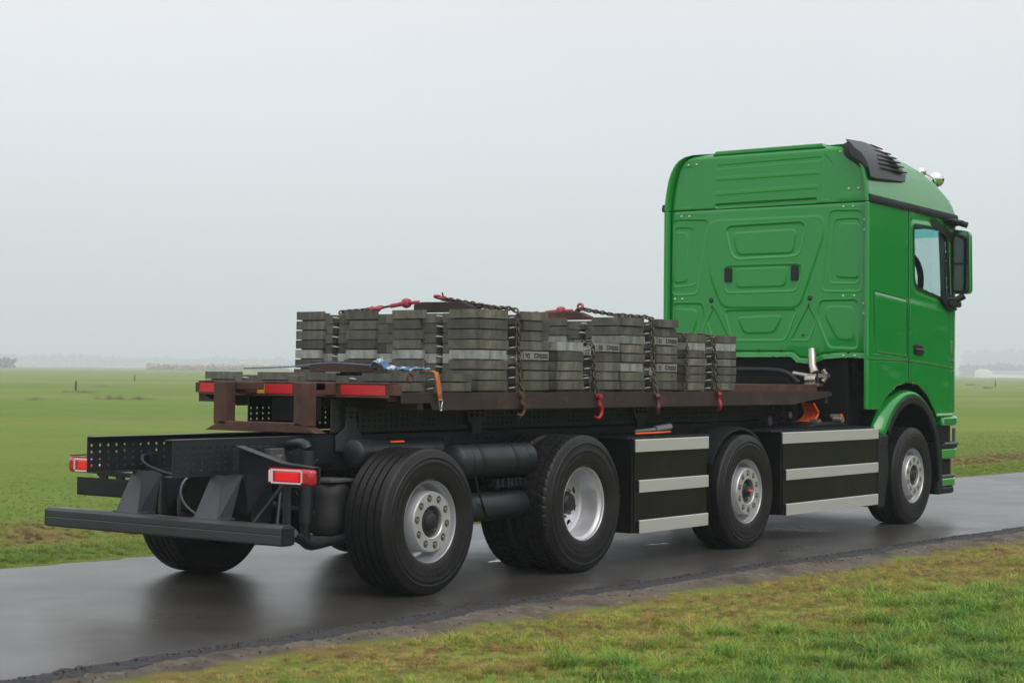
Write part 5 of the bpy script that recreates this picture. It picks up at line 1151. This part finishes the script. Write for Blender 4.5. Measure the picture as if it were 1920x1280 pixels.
# ------------------------------------------------------------------ chains, hooks, beams, straps
LINK = None
def link_mesh():
    g = MB(); n = 16; a, b, r = .0205, .0135, .0062; pts = []
    for k in range(n):
        t = 2*math.pi*k/n; c, s = math.cos(t), math.sin(t); pts.append(((a-b)*(1 if c > 0 else -1)*(abs(c) > .01) + b*1.15*c if abs(c) > .01 else 0, b*s, 0))
    P = [Vector(p) for p in pts]; m_ = 6
    for i in range(n):
        t = (P[(i+1) % n]-P[i-1]).normalized(); u = Vector((0, 0, 1)); w = t.cross(u)
        for k in range(m_): g.v.append(tuple(P[i]+(u*math.cos(2*math.pi*k/m_)+w*math.sin(2*math.pi*k/m_))*r))
    for i in range(n):
        for k in range(m_): g.f.append((i*m_+k, i*m_+(k+1) % m_, ((i+1) % n)*m_+(k+1) % m_, ((i+1) % n)*m_+k))
    return mesh_from('link', g.v, [f[::-1] for f in g.f], CHAIN, True)
LINK = link_mesh()
def chain(pts, label, pitch=.031, jit=.002, sc=1.15):
    root = tag(empty('chain', pts[0]), label, 'chain', 'lashing chains over the weights'); P = [Vector(p) for p in pts]; o0 = P[0]
    seg = [(P[i+1]-P[i]).length for i in range(len(P)-1)]; tot = sum(seg); d_ = 0; k = 0; pitch *= sc
    while d_ < tot:
        s = d_; i = 0
        while i < len(seg)-1 and s > seg[i]: s -= seg[i]; i += 1
        p = P[i].lerp(P[i+1], min(1, s/seg[i])); t = (P[i+1]-P[i]).normalized()
        q = t.to_track_quat('X', 'Z'); from mathutils import Quaternion
        q = q @ Quaternion((1, 0, 0), math.pi/2*(k % 2) + random.uniform(.4, .9))
        o = link('link', LINK, root); o.location = p - o0 + Vector((random.uniform(-jit, jit), random.uniform(-jit, jit), random.uniform(-jit, jit))); o.rotation_mode = 'QUATERNION'; o.rotation_quaternion = q; o.scale = (sc, sc, sc)
        d_ += pitch; k += 1
    return root
def hook(root, p, size, flip=1, m=RED, rz=0):
    """clevis hook hanging at world p, opening sideways in the x-z plane"""
    pts = []; rs = []
    for t in np.linspace(0, 1, 16):
        if t < .3: pts.append((0, 0, -t/.3*.05)); rs.append(.013)
        else:
            a = R(80) - (t-.3)/.7*R(215); pts.append((flip*(-.018+.048*math.cos(a)), 0, -.098+.050*math.sin(a))); rs.append(.017 - .009*((t-.3)/.7)**2)
    pts = [(x*size, y*size, z*size) for x, y, z in pts]; g = MB().tube(pts, .01, 10, rs=[r*size for r in rs]).lathe([(.001, -.02*size), (.022*size, -.016*size), (.022*size, .016*size), (.001, .02*size)], (0, 0, .005), 'y', 12)
    o = obj('hook', g, m, root, smooth=60); o.location = Vector(p) - Vector(root.location); o.rotation_euler = (0, 0, rz); return o
yN = -.985
c1 = chain([(1.372, -1.02, 1.40), (1.374, yN, 1.60), (1.373, yN+.01, 1.85), (1.372, -.97, 2.05), (1.37, -.90, 2.075), (1.37, -.60, 2.095), (1.36, -.35, 2.135), (1.35, -.27, 2.16)], 'lashing chain over the tall rearmost stack, hooked at the near rail')
hook(c1, (1.372, -1.02, 1.39), 1.0, 1, RUST)
c1b = chain([(1.36, -.78, 2.08), (1.36, -.50, 2.12), (1.35, -.32, 2.15), (1.35, -.25, 2.16)], 'short doubled length of chain lying beside the red tensioner on top')
c1c = chain([(1.35, .45, 2.085), (1.35, .65, 2.075), (1.35, .85, 2.065)], 'dark chain running to the far side behind the red tensioner')
c2 = chain([(2.44, -1.02, 1.385), (2.436, -1.0, 1.45), (2.42, yN, 1.62), (2.415, -.975, 1.80), (2.40, -.95, 1.832), (2.38, -.90, 1.835)], 'lashing chain down the low middle stack ending in the big red hook')
hook(c2, (2.44, -1.03, 1.378), 1.15, 1, RED)
c3 = chain([(3.35, -1.02, 1.385), (3.35, yN, 1.60), (3.345, yN+.01, 1.85), (3.34, -.97, 2.05), (3.34, -.90, 2.07), (3.33, -.6, 2.09), (3.32, -.35, 2.13), (3.31, -.25, 2.15), (3.31, -.10, 2.09), (3.31, .1, 2.075)], 'lashing chain over the tall middle stack, red hook below the rail')
hook(c3, (3.35, -1.03, 1.378), 1.0, -1, mat('worn_red', (.16, .015, .02), .5, color2=(.03, .02, .02), mscale=30), rz=.8)
c4 = chain([(4.42, -1.02, 1.40), (4.42, yN, 1.55), (4.415, yN, 1.75), (4.40, -.96, 1.925), (4.38, -.88, 1.94), (4.37, -.6, 1.945), (4.36, -.3, 1.94), (4.35, .0, 1.94)], 'lashing chain down the front stack next to the cab')
hook(c4, (4.42, -1.025, 1.39), .95, -1, RED, rz=1.0)
c5 = chain([(3.91, -.985, 1.42), (3.915, -.98, 1.6), (3.93, -.975, 1.85), (3.94, -.93, 1.93)], 'thin dark chain hanging at the rear corner of the front stack', sc=.9)
def tensioner(y0, y1, x, z0, z1, label):
    root = tag(empty('load_binder', (x, y0, z0)), label, 'load binder', 'red ratchet load binders'); d_ = Vector((0, y1-y0, z1-z0))
    P = lambda t: d_*t
    obj('barrel', MB().tube([P(.38), P(.62)], .018, 12), PINK, root, smooth=50); obj('ratchet', MB().lathe([(.001, -.03), (.035, -.028), (.042, 0), (.035, .028), (.001, .03)], P(.30), 'y', 16), PINK, root, smooth=50)
    obj('handle', MB().tube([P(.30), P(.05)+Vector((0, 0, -.01))], .015, 10), PINK, root, smooth=50); obj('screw', MB().tube([P(.62), P(.78)], .009, 8), BLACKPL, root)
    e_ = P(.88); obj('end_fork', MB().tube([P(.78), P(.84)+Vector((.02, 0, .012)), P(.96)+Vector((.02, 0, .01))], .013, 8).tube([P(.78), P(.84)+Vector((-.02, 0, -.008)), P(.96)+Vector((-.02, 0, 0))], .013, 8).lathe([(.001, -.03), (.022, -.02), (.028, 0), (.022, .02), (.001, .03)], P(1.0), 'y', 12), PINK, root, smooth=50)
    return root
tensioner(-.02, .50, 1.35, 2.150, 2.085, 'red ratchet load binder on top of the tall rearmost stack')
tensioner(-.18, .32, 3.31, 2.145, 2.105, 'red ratchet load binder on top of the tall middle stack')
r = tag(empty('grab_hook', (1.35, -.27, 2.165)), 'faded red grab hook on the chain above the dark beam', 'hook'); hk = hook(r, (1.35, -.27, 2.155), .9, 1, PINK); hk.rotation_euler = (R(100), 0, R(90)); obj('hook_pin', MB().tube([(0, .02, .0), (0, .035, .045)], .007, 6), BLACKPL, r)
r = tag(empty('grab_hook', (3.31, -.24, 2.16)), 'round pinkish red hook shackle above the brown beam', 'hook'); obj('shackle', MB().lathe([(.026, -.014), (.040, 0), (.026, .014), (.014, 0), (.026, -.014)], (0, 0, .005), 'x', 18), PINK, r, smooth=60)
for (x, ya, yb, zt, lab, mm) in ((1.35, .02, -.60, 2.135, 'dark beam lying across the top of the tall rearmost stack', RUSTD), (3.31, .12, -.36, 2.125, 'rust brown beam lying across the top of the tall middle stack', RUST)):
    o = obj('beam', MB().prism([(ya, 2.052), (ya, zt-.02), (ya-.08, zt), (yb+.12, zt-.005), (yb, zt-.05), (yb, 2.052)], 'x', x-.05, x+.05), mm, bevel=.006); tag(o, lab, 'beam')
# timber on the tail stack, blue webbing, orange strap
o = obj('timber', MB().box((.62, .05, 1.564), (.86, .52, 1.65)), WOOD, bevel=.006); tag(o, 'dark brown timber lying on the tail slabs against the tall stack', 'timber')
def cloth():
    g = MB(); k = 26; w = 9; r_ = random.Random(4)
    for i in range(k):
        t = i/(k-1); y = -.20 - .62*t; x = .58 - .15*t
        for j in range(w):
            u = j/(w-1)-.5; g.v.append((x + u*.13*(1-.3*t) + .02*math.sin(i*1.1), y + .02*math.sin(j*2+i), 1.578 + .06*math.exp(-((t-.12)/.12)**2) + .022*abs(math.sin(i*.9+j*1.3)) + .025*(1-abs(u)*2)*(1-t*.6)))
    for i in range(k-1):
        for j in range(w-1): g.f.append((i*w+j, (i+1)*w+j, (i+1)*w+j+1, i*w+j+1))
    o = obj('webbing_bundle', g, BLUE, smooth=60); md = o.modifiers.new('t', 'SOLIDIFY'); md.thickness = .006; tag(o, 'crumpled blue and white webbing bundle lying on the tail slabs', 'webbing')
cloth()
o = obj('rope', MB().tube([(.30, .93, 1.588), (.42, .55, 1.60), (.48, .2, 1.64), (.50, -.05, 1.63), (.52, -.2, 1.62)], .006, 6), mat('blue_rope', (.10, .14, .22), .8), smooth=60); tag(o, 'thin blue cord stretched over the tail slabs to the webbing', 'rope')
ST = tag(empty('ratchet_strap', (.33, -1.0, 1.57)), 'orange lashing strap hanging over the rail with a silver hook', 'strap')
g = MB(); pth = [(-.02, .14, .012), (-.015, .02, .012), (-.01, -.012, 0), (.0, -.022, -.06), (.012, -.028, -.15), (.02, -.03, -.205)]
for p in pth: g.v += [(p[0]-.025, p[1], p[2]), (p[0]+.025, p[1], p[2])]
g.f += [(2*i, 2*i+1, 2*i+3, 2*i+2) for i in range(len(pth)-1)]
o = obj('webbing', g, STRAP, ST, smooth=50); md = o.modifiers.new('t', 'SOLIDIFY'); md.thickness = .004
obj('strap_hook', MB().tube([(-.005, -.032, -.20), (.045, -.032, -.20), (.024, -.034, -.25), (.03, -.034, -.275), (.012, -.034, -.283), (.008, -.034, -.26), (-.005, -.032, -.20)], .005, 8), CHROME, ST, smooth=60)

# ------------------------------------------------------------------ haze
hz = mesh_from('haze', *(lambda g: (g.v, g.f))(MB().box((-3600, -3200, -1.4), (5700, 5700, 120))), None)
hm = bpy.data.materials.new('pale_haze'); hm.use_nodes = True; t = hm.node_tree; t.nodes.clear(); o_ = nd(t, 'ShaderNodeOutputMaterial'); pv = nd(t, 'ShaderNodeVolumePrincipled'); pv.inputs['Color'].default_value = (.84, .90, 1.0, 1); pv.inputs['Density'].default_value = .0008
lk(t, pv.outputs[0], o_.inputs['Volume']); hz.materials.append(hm); tag(link('haze', hz), 'thin pale haze lying over the whole plain', 'haze', kind='stuff')
